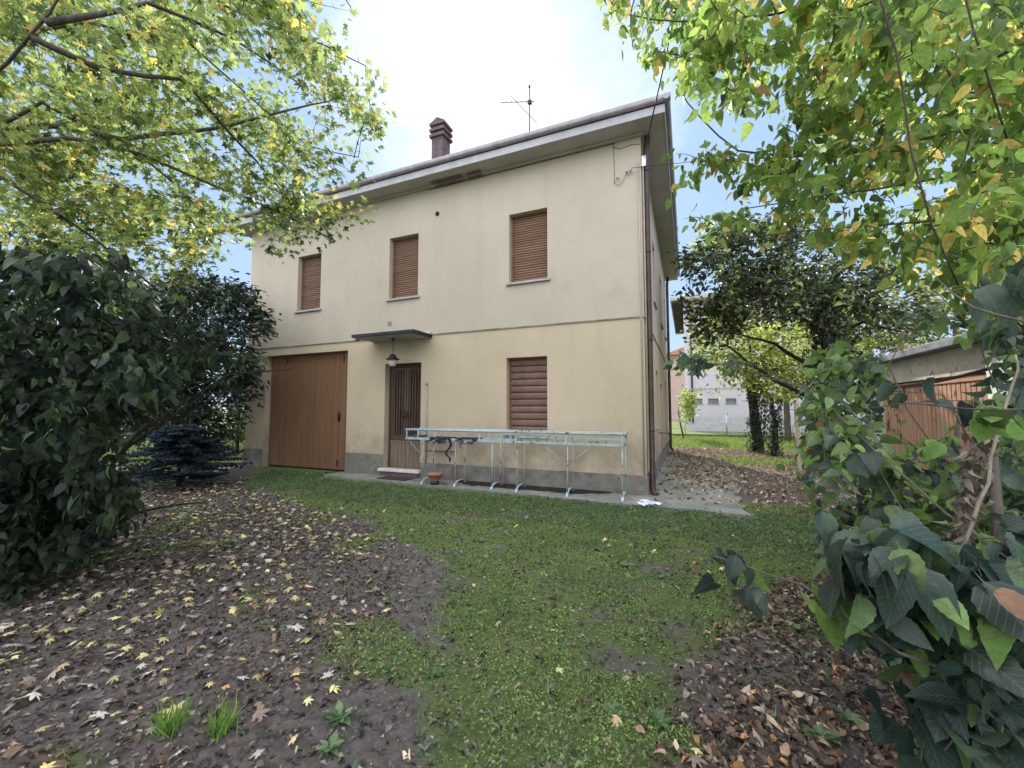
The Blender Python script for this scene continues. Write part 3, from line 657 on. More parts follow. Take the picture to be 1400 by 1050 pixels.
rag(-4.15, [(-.15, .07, .05), (-.1, .2, .012), (.18, .11, .05)], 'shorter dark cloth draped on the blue rack, right of the long strap')
P_ = thing('flower_pot', 'cracked terracotta bowl pot on the pavement under the blue rack', 'pot', (-4.83, 7.35, 0))
px_, py_ = -4.93, 7.42
mb = MB(); mb.lathe((px_, py_, .03), [(0, .10), (.05, .10), (.06, .12), (.155, .235), (.165, .235), (.17, .20), (.16, .195), (.075, .08), (.07, .06), (0, .06)], 22); mb.build('bowl', 'terracotta', P_)
mb = MB(); mb.lathe((px_, py_, .028), [(0, 0), (.09, 0), (.095, .05), (.06, .075), (0, .075)], 18); mb.build('base', 'black_plastic', P_)
mb = MB(); mb.box(-6.55, -5.75, 7.48, 7.84, .030, .045); tag(mb.build('door_mat', 'mat_rubber', None, .006), 'thin dark door mat on the concrete before the front door', 'door mat')
mb = MB(); r = random.Random(3)
for k in range(3):
    cx, cy = -.66+.09*(k % 2), 7.32-.11*k; mb.add([(cx+.13*math.cos(a)*r.uniform(.8, 1.2), cy+.07*math.sin(a)*r.uniform(.8, 1.2), .045+.04*r.random()) for a in np.linspace(0, 2*math.pi, 12)[:-1]]+[(cx, cy, .095), (cx, cy, .036)], [(i, (i+1) % 11, 11) for i in range(11)]+[((i+1) % 11, i, 12) for i in range(11)])
tag(mb.build('plastic_bag', 'litter_blue'), 'crumpled blue and white plastic bag at the house corner', 'bag')
# strip of black soil along the wall
mb = MB(); r = random.Random(5); top = [(x, 7.955-.36*min(1, i/5, (29-i)/6)**.6+r.gauss(0, .03)*(0 < i < 29)) for i, x in enumerate(np.linspace(-4.7, -1.35, 30))]
mb.add([(x, y, .031) for x, y in top]+[(x, 7.974, .05) for x, y in top], [(i, i+1, 31+i, 30+i) for i in range(29)]); struct(mb.build('soil_strip', 'soil_dark'))

# ================================================================== SHED
S = thing('shed', 'low flat roofed shed with peeling orange painted doors behind the shrub', 'shed', (4.2, 7.3, 0))
sx, sy0, sy1 = 2.93, 5.78, 9.3
mb = MB(); panel(mb, (sx, sy0, 0), (0, 1, 0), (1, 0, 0), sy1-sy0, -.05, 2.32, [(.18, 2.75, .02, 2.0)], .12, (0, 0), 0)
mb.quad((sx, sy0, -.05), (6.2, sy0, -.05), (6.2, sy0, 2.32), (sx, sy0, 2.32)); mb.quad((sx, sy1, -.05), (6.2, sy1, -.05), (6.2, sy1, 2.32), (sx, sy1, 2.32)); mb.quad((6.2, sy0, -.05), (6.2, sy1, -.05), (6.2, sy1, 2.32), (6.2, sy0, 2.32))
mb.build('wall', ['shed_wall', 'shed_wall', 'dark_gap'], S)
mb = MB(); mb.box(sx-.02, sx+.09, sy0-.02, sy0+.16, 0, 2.315); mb.build('corner_post', 'shed_white', S, .004)
mb = MB(); mb.box(sx-.16, 6.5, sy0-.25, sy1+.2, 2.325, 2.425); mb.build('roof', 'shed_slab', S, .012)
for k in range(2):
    a = sy0+.20+k*1.275; b_ = a+1.255; mb = MB(); y = a+.06
    mb.box(sx+.06, sx+.085, a, b_, .03, 1.98)
    mb.box(sx+.02, sx+.058, a, a+.06, .03, 1.98); mb.box(sx+.02, sx+.058, b_-.06, b_, .03, 1.98); mb.box(sx+.02, sx+.058, a+.06, b_-.06, 1.92, 1.98)
    while y < b_-.09:
        mb.box(sx+.034, sx+.058, y+.008, y+.086, .03, 1.915); y += .095
    mb.build('door_leaf', 'shed_door', S, .004)
B_ = thing('garden_bench', 'small weathered grey concrete bench end beneath the right shrub', 'bench', (2.2, 7.2, 0))
mb = MB(); mb.box(1.93, 2.02, 7.15, 7.24, -.02, .32); mb.build('leg', 'concrete', B_, .01); mb = MB(); mb.box(2.75, 2.84, 7.15, 7.24, -.02, .32); mb.build('leg', 'concrete', B_, .01)
mb = MB(); mb.box(1.90, 2.90, 7.08, 7.32, .322, .40); mb.build('seat', 'concrete', B_, .01)

# ================================================================== BEYOND
Nb = thing('apartment_building', 'tall white building with slatted wooden eaves and three small barred windows', 'building', (6, 36, 0))
nx0, nx1, ny0, ny1, nz = -.12, 10.8, 34, 48, 9.9
wins = [(.42, 1.04), (1.43, 2.14), (2.60, 3.30)]
mb = MB(); panel(mb, (nx0, ny0, 0), (1, 0, 0), (0, 1, 0), nx1-nx0, -.1, nz, [(a-nx0, b_-nx0, 2.03, 2.42) for a, b_ in wins], .15, (0, 0), 0)
mb.quad((nx0, ny1, -.1), (nx0, ny0, -.1), (nx0, ny0, nz), (nx0, ny1, nz)); mb.quad((nx1, ny0, -.1), (nx1, ny1, -.1), (nx1, ny1, nz), (nx1, ny0, nz)); mb.quad((nx1, ny1, -.1), (nx0, ny1, -.1), (nx0, ny1, nz), (nx1, ny1, nz))
mb.build('wall', ['neighbour_white', 'neighbour_white', 'dark_gap'], Nb)
mb = MB(); mb.box(nx0-.02, nx1, ny0-.03, ny0-.002, 0, 1.08); mb.build('plinth', 'fascia_paint', Nb)
mb = MB(); mb.box(nx0, nx1, ny0-.03, ny0-.002, 3.12, 3.2); mb.build('string_course', 'sill_stone', Nb)
for a, b_ in wins:
    mb = MB(); mb.box(a, b_, ny0+.10, ny0+.12, 2.03, 2.42); w = mb.build('window', 'window_glass', Nb); mb = MB()
    for k in range(4): z = 2.08+k*.1; mb.box(a, b_, ny0+.03, ny0+.05, z, z+.02)
    mb.build('bars', 'aluminium', w); mb = MB(); mb.box(a-.05, b_+.05, ny0-.05, ny0+.03, 1.985, 2.028); mb.build('sill', 'sill_stone', w)
mb = MB(); mb.box(nx0-.85, nx1+.8, ny0-.7, ny1+.8, nz, nz+.03); mb.box(nx0-.9, nx1+.85, ny0-.78, ny1+.85, nz+.032, nz+.24, 1)
for k in range(26): y = ny0-.5+k*.55; mb.box(nx0-.84, nx0-.01, y, y+.14, nz-.13, nz-.001, 2)
for k in range(26): x = nx0+.2+k*.55; mb.box(x, x+.14, ny0-.68, ny0-.01, nz-.13, nz-.001, 2)
mb.build('roof', ['eave_wood', 'sill_stone', 'iron_dark'], Nb)
mb = MB(); mb.box(-.05, .32, 36, 36.4, nz+.2, nz+.95); mb.box(-.2, .47, 35.85, 36.55, nz+.95, nz+1.05); mb.build('chimney', 'aluminium', Nb)
mb = MB(); mb.tube([(.36, ny0-.07, .6), (.36, ny0-.07, nz)], .06, 8); mb.build('downpipe', 'black_plastic', Nb)
mb = MB(); mb.box(-2.6, 5, 60, 68, 0, 9.0); w = thing('brick_house', 'pinkish brick house glimpsed past the white building edge', 'house', (1, 64, 0)); mb.build('wall', 'pink_wall', w)
mb = MB(); mb.add([(-3, 59.4, 9.0), (5.4, 59.4, 9.0), (5.4, 68.6, 9.0), (-3, 68.6, 9.0), (1.2, 60, 10.6), (1.2, 68, 10.6)], [(0, 1, 4), (1, 2, 5, 4), (2, 3, 5), (3, 0, 4, 5), (3, 2, 1, 0)]); mb.build('roof', 'roof_tile', w)
w = thing('brick_house', 'low pink house seen through gaps in the dark tree on the right', 'house', (19, 34, 0)); mb = MB(); mb.box(15.5, 27, 30, 38, 0, 5.4); mb.build('wall', 'pink_wall', w)
mb = MB(); mb.add([(15, 29.4, 5.4), (27.5, 29.4, 5.4), (27.5, 38.6, 5.4), (15, 38.6, 5.4), (19, 34, 7.2), (23.5, 34, 7.2)], [(0, 1, 5, 4), (1, 2, 5), (2, 3, 4, 5), (3, 0, 4), (3, 2, 1, 0)]); mb.build('roof', 'roof_tile', w)
# wire fence on a low kerb
Fc_ = thing('wire_fence', 'low wire fence with thin posts on a dark kerb at the lawn end', 'fence', (6, 26.4, 0))
mb = MB(); mb.box(-14, 22, 26.35, 26.5, -.05, .16); mb.build('kerb', 'brick_dark', Fc_)
for x in (-8, -4.5, -.15, 2.05, 5.2, 8.6, 12):
    mb = MB(); mb.tube([(x, 26.42, .1), (x, 26.42, 1.25)], .022, 6); mb.build('post', 'aluminium', Fc_)
mb = MB()
for z in (.35, .6, .85, 1.1, 1.22): mb.tube([(-14, 26.42, z), (22, 26.42, z)], .004, 4)
for k in range(180): x = -14+k*.2; mb.tube([(x, 26.42, .2), (x, 26.42, 1.22)], .0025, 3, cap=False)
mb.build('wire_mesh', 'aluminium', Fc_)
mb = MB(); mb.tube([(2.06, 27.2, -.05), (2.06, 27.2, 1.3)], .03, 6); mb.box(1.92, 2.2, 27.16, 27.24, 1.05, 1.42, 1); tag(mb.build('marker_post', ['aluminium', 'litter_blue']), 'small blue plate on a thin post just beyond the wire fence', 'sign')
mb = MB(); mb.box(2.28, 2.37, 11.3, 11.39, -.05, 1.75); tag(mb.build('wooden_post', 'fence_wood', None, .008), 'bare pale wooden post beside the right tree trunk', 'post')

exec_veg = True
if exec_veg:
    # ============================================================== TREES
    G1 = (.13, .18, .045); G2 = (.20, .26, .06); Y1 = (.42, .36, .08); Y2 = (.50, .30, .06); DK = (.05, .085, .03); OR = (.35, .14, .05)
    # A: maple reaching in from the upper left; its trunk stands outside the frame
    tb = atd(-330, 560, 5.0); base = Vector((tb.x, tb.y, 0)); fork = Vector((tb.x, tb.y, 2.6))
    sk = [([base, Vector((tb.x, tb.y, 1.4)), fork, atd(-300, 60, 5.0)], .17, .10)]
    for pts, r0 in (([(-200, 260, 5), (0, 172, 4.6), (80, 172, 4.5), (170, 190, 4.4), (300, 175, 4.6), (400, 150, 5.0), (470, 130, 5.4)], .075),
                    ([(-220, 300, 4.5), (0, 195, 4.0), (140, 192, 4.1), (250, 235, 4.4), (380, 290, 4.8), (460, 330, 5.2)], .055),
                    ([(-160, 200, 3.6), (-20, 110, 3.2), (40, 50, 3.0), (90, -20, 3.0), (160, -120, 3.0)], .04),
                    ([(40, 50, 3.0), (130, 90, 3.3), (250, 110, 3.8), (350, 220, 4.6), (430, 310, 5.2)], .024),
                    ([(60, 30, 3.0), (200, 0, 3.6), (320, 55, 4.2), (410, 115, 4.8)], .026),
                    ([(-100, 300, 4.2), (0, 240, 4.0), (120, 320, 4.4), (220, 400, 5)], .03),
                    ([(-100, 220, 4.2), (60, 140, 4.0), (200, 220, 4.6), (330, 330, 5.4)], .028),
                    ([(0, -60, 3.4), (180, -60, 3.8), (330, 20, 4.4), (440, 60, 5.0), (500, 90, 5.4)], .018),
                    ([(-200, 150, 4), (-60, 60, 3.5), (120, 30, 3.6), (260, 60, 4.2), (420, 200, 5.1), (490, 215, 5.5)], .018),
                    ([(100, -90, 4.0), (300, -110, 4.6), (430, -60, 5.0), (480, 10, 5.3)], .014)):
        sk.append(([atd(*p) for p in pts], r0, .006))
    sk[1][0].insert(0, fork); sk[2][0].insert(0, fork); sk[3][0].insert(0, atd(-300, 60, 5.0))
    reg = [([(-60, -80), (480, -80), (505, 15), (440, 40), (420, 100), (380, 110), (330, 60), (250, 100), (230, 200), (0, 250), (-60, 200)], 1.0, (3.2, 5.6)),
           ([(0, 120), (230, 100), (400, 120), (440, 60), (440, 20), (470, 85), (525, 95), (500, 130), (535, 185), (490, 190), (505, 240), (430, 250), (400, 320), (340, 300), (300, 350), (180, 380), (0, 350)], 1.1, (4.0, 6.0)),
           ([(330, 250), (500, 275), (505, 305), (440, 330), (425, 370), (395, 360), (350, 310)], .7, (4.6, 5.6)),
           ([(370, 365), (420, 395), (405, 408), (365, 380)], .5, (5, 5.3)),
           ([(-60, 200), (200, 250), (300, 340), (280, 400), (150, 370), (-60, 350)], .9, (4.4, 6.5))]
    reg += [([(-60, -60), (300, -60), (330, 60), (260, 230), (-60, 260)], .8, (6., 8.5))]
    at_ = sample_region(reg, 1450, 3.5, 6, None, .55)
    grow('maple_tree', 'large maple with yellowing lobed leaves overhanging the left lawn', 'tree', base, sk, at_, 'm', T_MAP, .085, [G1, G2, (.22, .27, .07), Y1, OR, DK], [5, 5, 2.5, 1.5, .1, 3.2], per=15, spread=.5, droop=.45, upn=.9, off=.10, twig_r=.0035)
    # B: big dark shrub in the left foreground
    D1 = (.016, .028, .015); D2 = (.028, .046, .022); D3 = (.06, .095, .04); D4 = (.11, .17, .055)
    bb = Vector((-6.4, 2.2, 0)); sk = [([bb, bb+Vector((-.1, .1, .8)), bb+Vector((-.2, .3, 2.4))], .07, .03)]
    for dx, dy, h in ((-1, -.3, 2.6), (.6, .3, 2.4), (-.4, 1.6, 2.6), (.8, 1.8, 2.2), (1.0, -.2, 1.3), (-1.8, .8, 2.8), (-.6, 1.6, 2.4), (.2, -.6, 1.1), (.9, .8, .5), (.3, 1.7, 1.9)):
        sk.append(([bb+Vector((0, 0, .1)), bb+Vector((dx*.35, dy*.35, h*.6)), bb+Vector((dx*.8, dy*.8, h*.95)), bb+Vector((dx*1.2, dy*1.2, h))], .025, .008))
    reg = [([(-80, 335), (40, 350), (60, 330), (90, 355), (150, 362), (170, 345), (190, 395), (215, 420), (205, 470), (235, 500), (205, 560), (150, 600), (110, 640), (-80, 660)], 1.0, (3.0, 5.6)),
           ([(-80, 620), (100, 640), (180, 640), (175, 700), (150, 730), (90, 760), (40, 790), (-80, 860)], 1.3, (3.3, 5.0)),
           ([(215, 430), (290, 435), (345, 480), (320, 500), (270, 490), (280, 530), (235, 540)], .4, (4.6, 5.8))]
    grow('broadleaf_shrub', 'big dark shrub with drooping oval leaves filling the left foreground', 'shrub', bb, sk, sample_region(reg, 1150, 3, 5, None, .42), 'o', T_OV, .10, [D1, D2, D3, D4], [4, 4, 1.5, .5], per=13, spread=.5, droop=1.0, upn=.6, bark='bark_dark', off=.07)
    # C: glossy leaved tree by the garage corner
    cb = Vector((-12.9, 7.2, 0)); sk = [([cb, cb+Vector((.1, 0, 1.5)), cb+Vector((0, -.1, 4.6))], .13, .05)]
    for dx, dy, h in ((1.3, -.6, 4.3), (-1.6, -.6, 4.4), (.5, -1.2, 2.6), (-1.8, -1.6, 3.4), (.3, -1.4, 3.6), (.2, -1.0, 1.4), (-2.6, -.4, 2.6), (-1.0, 1, 4.8), (.2, -1.6, 1.2)):
        sk.append(([cb+Vector((0, 0, h*.35)), cb+Vector((dx*.5, dy*.5, h*.75)), cb+Vector((dx, dy, h))], .04, .012))
    reg = [([(150, 400), (190, 385), (250, 375), (300, 380), (345, 395), (375, 440), (340, 470), (350, 510), (325, 560), (325, 615), (200, 625), (150, 540)], 1.0, (9.2, 12.2)),
           ([(330, 425), (375, 432), (380, 442), (335, 470)], .6, (9.8, 10.4)), ([(330, 480), (365, 520), (335, 560)], .5, (9.8, 10.5))]
    ok = lambda v: not (v.x > -12.3 and v.y > 7.4)
    grow('magnolia_tree', 'dark glossy leaved tree standing at the garage side corner of the house', 'tree', cb, sk, sample_region(reg, 1400, 8, 10, ok, .9), 'o', T_LONG, .16, [D1, D2, (.05, .075, .05)], [4, 3, 1], 'leaf_glossy', per=13, spread=.6, droop=.1, upn=.6, bark='bark_dark', off=.13)
    # D: low blue spruce, needles on flat sprays
    sb = Vector((-9.6, 6.6, 0)); sb = atd(245, 648, 8.6); sb.z = 0; P = []; A = []; NN = []
    root = thing('spruce_bush', 'low dusky blue spruce bush in front of the glossy tree', 'bush', sb); br = MB(); tr = MB(); tr.tube([sb, sb+Vector((0, 0, 1.3))], [.05, .01], 8)
    for k in range(130):
        a = random.uniform(0, 6.28); h = random.uniform(.08, 1.25); l = (1.85-1.2*h)*random.uniform(.6, 1.1); s0 = sb+Vector((0, 0, h)); e = s0+Vector((math.cos(a)*l, math.sin(a)*l, random.uniform(-.18, .12)*l)); br.tube([s0, s0.lerp(e, .5)+Vector((0, 0, .05)), e], [.012, .008, .003], 4, cap=False)
        for j in range(10):
            t = .25+.75*j/10; c = s0.lerp(e, t); d_ = (e-s0).normalized(); sdv = Vector((-d_.y, d_.x, 0))
            for sg in (-1, 1):
                tip = c+(d_*.5+sdv*sg)*.22*(1.1-t)
                for q in range(12): c2 = c.lerp(tip, q/12); P.append(tuple(c2)); A.append(tuple(d_*.6+sdv*sg*random.uniform(-.6, 1)+Vector((0, 0, random.gauss(.1, .4))))); NN.append((random.gauss(0, 1), random.gauss(0, 1), 1))
    tr.build('trunk', 'bark_dark', root); br.build('branches', 'bark_dark', root); n = len(P)
    leaves('crown', P, A, np.array(NN), np.full(n, .055), T_LOW, palette(n, [(.025, .04, .05), (.035, .055, .068)], [1, 1]), 'leaf', root)
    # F: tree hanging over from the right, oval leaves green to yellow
    L1 = (.13, .21, .04); L2 = (.20, .30, .055); L3 = (.08, .14, .035); Y3 = (.50, .38, .10)
    base = Vector((4.1, 3.2, 0)); fork = Vector((4.0, 3.2, 2.4)); top = Vector((3.6, 3.0, 4.4))
    sk = [([base, Vector((4.1, 3.2, 1.2)), fork, top], .13, .06)]
    for pts, r0 in (([(1400, 165, 3.2), (1250, 190, 3.3), (1170, 210, 3.4), (1080, 214, 3.6), (1010, 205, 3.8), (960, 165, 3.9), (925, 115, 4.0)], .02),
                    ([(1400, 225, 3.0), (1250, 250, 3.2), (1130, 268, 3.4), (1020, 285, 3.8)], .016), ([(1400, 290, 3.0), (1250, 305, 3.2), (1100, 315, 3.4), (980, 330, 3.8)], .014),
                    ([(1420, 50, 2.6), (1290, 110, 2.9), (1200, 170, 3.2), (1130, 250, 3.5), (1060, 330, 4.)], .016), ([(1380, -60, 2.4), (1200, -20, 2.6), (1060, 20, 2.9), (930, 30, 3.3), (860, 20, 3.5)], .018),
                    ([(1185, -60, 2.0), (1225, 70, 2.0), (1245, 200, 2.1), (1275, 310, 2.2), (1310, 390, 2.3)], .005), ([(1300, -100, 2.2), (1330, 40, 2.2), (1380, 200, 2.4)], .006),
                    ([(1250, -150, 3), (1050, -100, 3.3), (920, -60, 3.6), (845, -20, 3.9)], .018), ([(1150, 20, 2.8), (1000, 90, 3.3), (900, 70, 3.7)], .012)):
        sk.append(([atd(*p) for p in pts], r0, .005))
    for q in sk[1:]: q[0].insert(0, top if q[0][0].z > 3.2 else fork)
    reg = [([(1000, -90), (1460, -90), (1460, 120), (1300, 200), (1160, 120), (1080, 60), (960, 60), (930, 10)], 1.35, (2.2, 4.2)),
           ([(825, -90), (1000, -90), (1000, 60), (940, 95), (880, 92), (858, 60), (842, 30), (828, 10)], .85, (3.0, 4.2)),
           ([(930, 60), (1100, 60), (1220, 140), (1200, 180), (1110, 150), (1040, 160), (985, 145), (935, 120)], 1.1, (2.6, 4.2)),
           ([(1040, 170), (1180, 130), (1320, 200), (1460, 120), (1460, 420), (1330, 420), (1240, 380), (1120, 330), (1060, 270), (1000, 240)], 1.15, (2.6, 4.8)),
           ([(1300, 180), (1460, 160), (1460, 400), (1340, 400)], .5, (2.0, 3.0)),
           ([(925, 190), (1050, 215), (1090, 300), (1000, 335), (940, 310), (905, 280), (912, 230)], .62, (3.3, 4.4))]
    reg += [([(1050, -90), (1460, -90), (1460, 380), (1250, 330), (1130, 200)], .7, (4.2, 6.2))]
    grow('mulberry_tree', 'leafy tree with green and yellow oval leaves overhanging the right side', 'tree', base, sk, sample_region(reg, 1150, 2, 4, None, .42), 'o', T_OV, .088, [L1, L2, L3, Y3, (.44, .30, .10), (.24, .30, .06)], [5, 5, 2, 1.9, .5, 2], 'leaf', per=12, spread=.45, droop=.75, upn=.7, off=.06, szvar=.22)
    # G: dark tree with an ivy covered trunk
    gb = Vector((3.3, 13.4, 0)); sk = [([gb, gb+Vector((.05, 0, 1.6)), gb+Vector((.2, 0, 3.2)), gb+Vector((.3, .1, 5.2))], .24, .10)]
    for pts in ([(1105, 500, 12.6), (1060, 470, 12.3), (1000, 455, 12)], [(1100, 540, 12.6), (1050, 515, 12.4), (990, 470, 12)], [(1115, 450, 12.6), (1060, 400, 12), (990, 370, 11.6)], [(1115, 470, 12.6), (1180, 440, 12), (1240, 455, 11.6)],
                [(1115, 430, 12.6), (1090, 370, 12.4), (1050, 320, 12.2)], [(1115, 420, 12.6), (1150, 370, 12.4), (1180, 330, 12.2)], [(1110, 490, 12.6), (1160, 478, 11.5), (1215, 500, 11)], [(1110, 500, 12.6), (1150, 480, 13.5), (1200, 430, 14)]):
        sk.append(([atd(*p) for p in pts], .07, .02))
    reg = [([(928, 350), (960, 320), (1010, 300), (1090, 305), (1130, 330), (1180, 340), (1240, 370), (1290, 420), (1270, 450), (1180, 430), (1150, 460), (1100, 450), (1060, 440), (1010, 430), (960, 420), (940, 390)], 1.0, (10.5, 13.5)),
           ([(940, 390), (1050, 430), (1000, 455), (955, 470), (940, 430)], .8, (11, 12.5)), ([(1100, 450), (1200, 440), (1240, 470), (1150, 470)], .4, (11, 13))]
    Dn = (.028, .045, .02)
    gt = grow('evergreen_tree', 'dark leaved evergreen with thick ivy wrapped trunk right of the path', 'tree', gb, sk, sample_region(reg, 1050, 10, 13, None, 1.0), 'o', T_SM, .145, [Dn, (.045, .07, .03), (.08, .11, .045), (.20, .24, .055)], [3, 2.6, 1.8, 1.5], 'leaf_glossy', per=13, spread=.8, droop=.2, upn=.6, bark='bark_dark', off=.16)
    def ivy(parent, base, h, r, n, size=.09, cols=((.012, .02, .010), (.02, .033, .014), (.035, .055, .02))):
        P = []; A = []; NN = []
        for _ in range(n):
            a = random.uniform(0, 6.283); z = random.uniform(0, h); rr = r*(1+.35*math.sin(z*3+a*2)+random.uniform(-.2, .5)); d_ = Vector((math.cos(a), math.sin(a), 0))
            P.append(tuple(Vector(base)+d_*rr+Vector((.05*z, 0, z)))); A.append((random.gauss(0, .5)+d_.x*.3, random.gauss(0, .5)+d_.y*.3, -1)); NN.append((d_.x+random.gauss(0, .3), d_.y+random.gauss(0, .3), .5))
        n = len(P); return leaves('ivy', P, np.array(A), np.array(NN), size*(1+rng.normal(0, .25, n)), T_SM, palette(n, list(cols), [3, 3, 1]), 'leaf_glossy', parent)
    ivy(gt, gb, 4.6, .30, 2600)
    # H: lime leaved tree behind, trunk in ivy
    hb = Vector((2.42, 18.0, 0)); sk = [([hb, hb+Vector((-.08, 0, 1.2)), hb+Vector((-.25, 0, 3.4))], .2, .12)]
    for pts in ([(1030, 520, 16), (1000, 490, 15.5), (960, 480, 15)], [(1030, 500, 16), (1060, 470, 15.6), (1090, 460, 15)], [(1030, 500, 16), (1020, 450, 16), (1000, 420, 16)], [(1030, 520, 16), (1070, 500, 15), (1120, 490, 14.5)]):
        sk.append(([atd(*p) for p in pts], .06, .02))
    reg = [([(945, 440), (1000, 430), (1100, 440), (1170, 450), (1190, 500), (1130, 530), (1080, 550), (1040, 535), (1005, 525), (975, 510), (950, 490)], 1.0, (13.2, 17.0)), ([(960, 300), (1000, 295), (1020, 320), (980, 340), (930, 350)], .6, (17, 20)), ([(1130, 410), (1200, 420), (1210, 470), (1140, 500)], .9, (16, 19))]
    ht = grow('lime_tree', 'bright lime green tree with ivy covered trunk on the sunlit lawn', 'tree', hb, sk, sample_region(reg, 680, 13, 17), 'o', T_SM, .15, [(.20, .26, .04), (.28, .32, .05), (.13, .17, .035), (.4, .3, .05)], [4, 3, 3, .6], 'leaf', per=13, spread=.8, droop=.2, upn=.9, bark='bark_dark', off=.18)
    ivy(ht, hb, 3.6, .27, 1700, .10, ((.03, .045, .02), (.05, .075, .03), (.09, .12, .05)))
    ib = Vector((2.72, 16.6, 0)); st = thing('tree_stump', 'thin ivy covered dead trunk standing right of the lime tree', 'tree', ib); mb = MB(); mb.tube([ib, ib+Vector((.03, 0, 1.0)), ib+Vector((-.05, 0, 2.0))], [.12, .09, .04], 8); mb.build('trunk', 'bark_dark', st); ivy(st, ib, 2.0, .14, 700, .09, ((.03, .045, .02), (.05, .075, .03), (.09, .12, .05)))
    # J: small tree past the far house corner
    jb = Vector((-.25, 24.0, 0)); sk = [([jb, jb+Vector((-.2, 0, 1.6))], .05, .03)]
    grow('young_tree', 'small pale yellow green tree just past the far house corner', 'tree', jb, sk, sample_region([([(912, 530), (930, 528), (948, 540), (945, 560), (938, 582), (912, 588)], 1, (20.5, 22.5))], 90, 20, 22), 'o', T_SM, .15, [(.18, .24, .06), (.28, .32, .10)], [1, 1], per=12, spread=.6, off=.15)
    # distant hedge and trees at the left and beyond
    far = [(-19, 14, 4.6, 'round dark tree in the distant left gap behind the garage'), (-25, 20, 7.5, 'tall olive green tree far behind the shrub at left'), (-33, 16, 8.5, 'tallest distant tree at the far left of the garden'), (-17.5, 23, 5.0, 'distant mid green tree nearest the house rear at left'), (-24, 9, 5.0, 'dense dark tree behind the left foreground shrub')]
    for k, (x, y, h, lb) in enumerate(far):
        b0 = Vector((x, y, 0)); sk = [([b0, b0+Vector((0, 0, h*.7))], .16, .06)]
        at_ = [b0+Vector((random.gauss(0, h*.21), random.gauss(0, h*.21), h*(.22+.78*random.random()**.8))) for _ in range(150)]
        grow('broadleaf_tree', lb, 'tree', b0, sk, at_, 'o', T_SM, .24, [(.05, .085, .025), (.085, .13, .035), (.13, .17, .05)], [3, 3, 1.4], per=14, spread=1.0, off=.28, group='trees beyond the left hedge')
    for x, y, h, lb in [(-14.6, 9.6, 3.0, 'dark rounded shrub just behind the glossy tree beside the house'), (-17.2, 7.6, 3.3, 'dark shrub behind the blue spruce at left'), (-16.8, 12.5, 3.6, 'taller dark shrub along the left garden edge'), (-20.5, 9.5, 3.8, 'dark shrub deep behind the left foreground foliage'), (-13.9, 14.6, 2.6, 'low dark shrub seen in the slit beside the garage wall')]:
        b0 = Vector((x, y, 0)); sk = [([b0, b0+Vector((0, 0, h*.7))], .06, .03)]
        at_ = [b0+Vector((random.gauss(0, .75), random.gauss(0, .75), h*random.uniform(.12, 1))) for _ in range(150)]
        grow('laurel_shrub', lb, 'shrub', b0, sk, at_, 'o', T_SM, .14, [(.02, .035, .016), (.035, .06, .022), (.07, .11, .03)], [3, 3, 1], per=14, spread=.6, off=.16, bark='bark_dark', group='dark shrubs along the left garden edge')
    for k, (x, y, h, lb) in enumerate([(19, 24, 8.5, 'tall autumn tree far behind the shed, left one'), (13, 15, 6.5, 'autumn tree behind the shed roof'), (9.5, 21, 6.8, 'distant autumn tree between dark tree and shed'), (11, 8.5, 5.5, 'nearer autumn tree over the shed roof'), (4.6, 24.5, 8.6, 'tall pale tree rising behind the dark evergreen'), (8.2, 25, 8.0, 'pale tree behind the evergreen, in front of the white building')]):
        b0 = Vector((x, y, 0)); sk = [([b0, b0+Vector((0, 0, h*.7))], .16, .06)]
        at_ = [b0+Vector((random.gauss(0, h*.22), random.gauss(0, h*.22), h*(.22+.78*random.random()**.8))) for _ in range(150)]
        grow('autumn_tree', lb, 'tree', b0, sk, at_, 'o', T_SM, .22, [(.10, .13, .035), (.20, .2, .05), (.35, .22, .06), (.06, .085, .03)], [3, 2, 1, 2], per=14, spread=1.0, off=.26, group='trees behind the shed')
    # K: foreground shrub on the right with large toothed leaves
    K1 = (.035, .058, .042); K2 = (.06, .095, .06); K3 = (.13, .22, .05); K4 = (.09, .15, .055); KB = (.16, .085, .04); KY = (.4, .35, .08)
    kb = Vector((2.35, 3.6, 0)); sk = [([kb, kb+Vector((0, .1, .7)), kb+Vector((-.1, .2, 1.5))], .035, .015)]
    for pts in ([(1420, 1040, 1.5), (1330, 930, 1.25), (1230, 890, 1.2), (1160, 845, 1.35), (1100, 800, 1.6), (1010, 770, 1.9), (945, 752, 2.1)],
                [(1400, 780, 1.6), (1290, 700, 1.9), (1200, 620, 2.2), (1140, 560, 2.6), (1110, 530, 2.9), (1000, 500, 3.2), (905, 488, 3.6)],
                [(1380, 900, 1.6), (1270, 760, 1.9), (1200, 640, 2.3), (1190, 560, 2.6)], [(1400, 560, 1.4), (1320, 560, 1.7), (1240, 550, 2.0), (1170, 560, 2.3)],
                [(1400, 440, 1.3), (1330, 420, 1.5), (1280, 380, 1.8)], [(1400, 820, 1.2), (1300, 760, 1.3), (1200, 730, 1.5), (1140, 715, 1.8)], [(1350, 700, 2.5), (1200, 700, 3.5), (1100, 640, 4.2)]):
        sk.append(([kb+Vector((.1, -.1, .05))]+[atd(*p) for p in pts], .008, .0025))
    reg = [([(1150, 730), (1250, 740), (1420, 780), (1460, 1090), (1330, 1090), (1250, 930), (1180, 890), (1160, 800)], 1.0, (1.1, 2.0)),
           ([(1370, 400), (1440, 350), (1440, 430), (1380, 430)], .3, (1.4, 2.2)), ([(1385, 500), (1440, 480), (1440, 780), (1385, 760)], .5, (1.5, 2.4)), ([(935, 745), (1000, 755), (1090, 790), (1080, 812), (990, 790)], .35, (1.7, 2.1))]
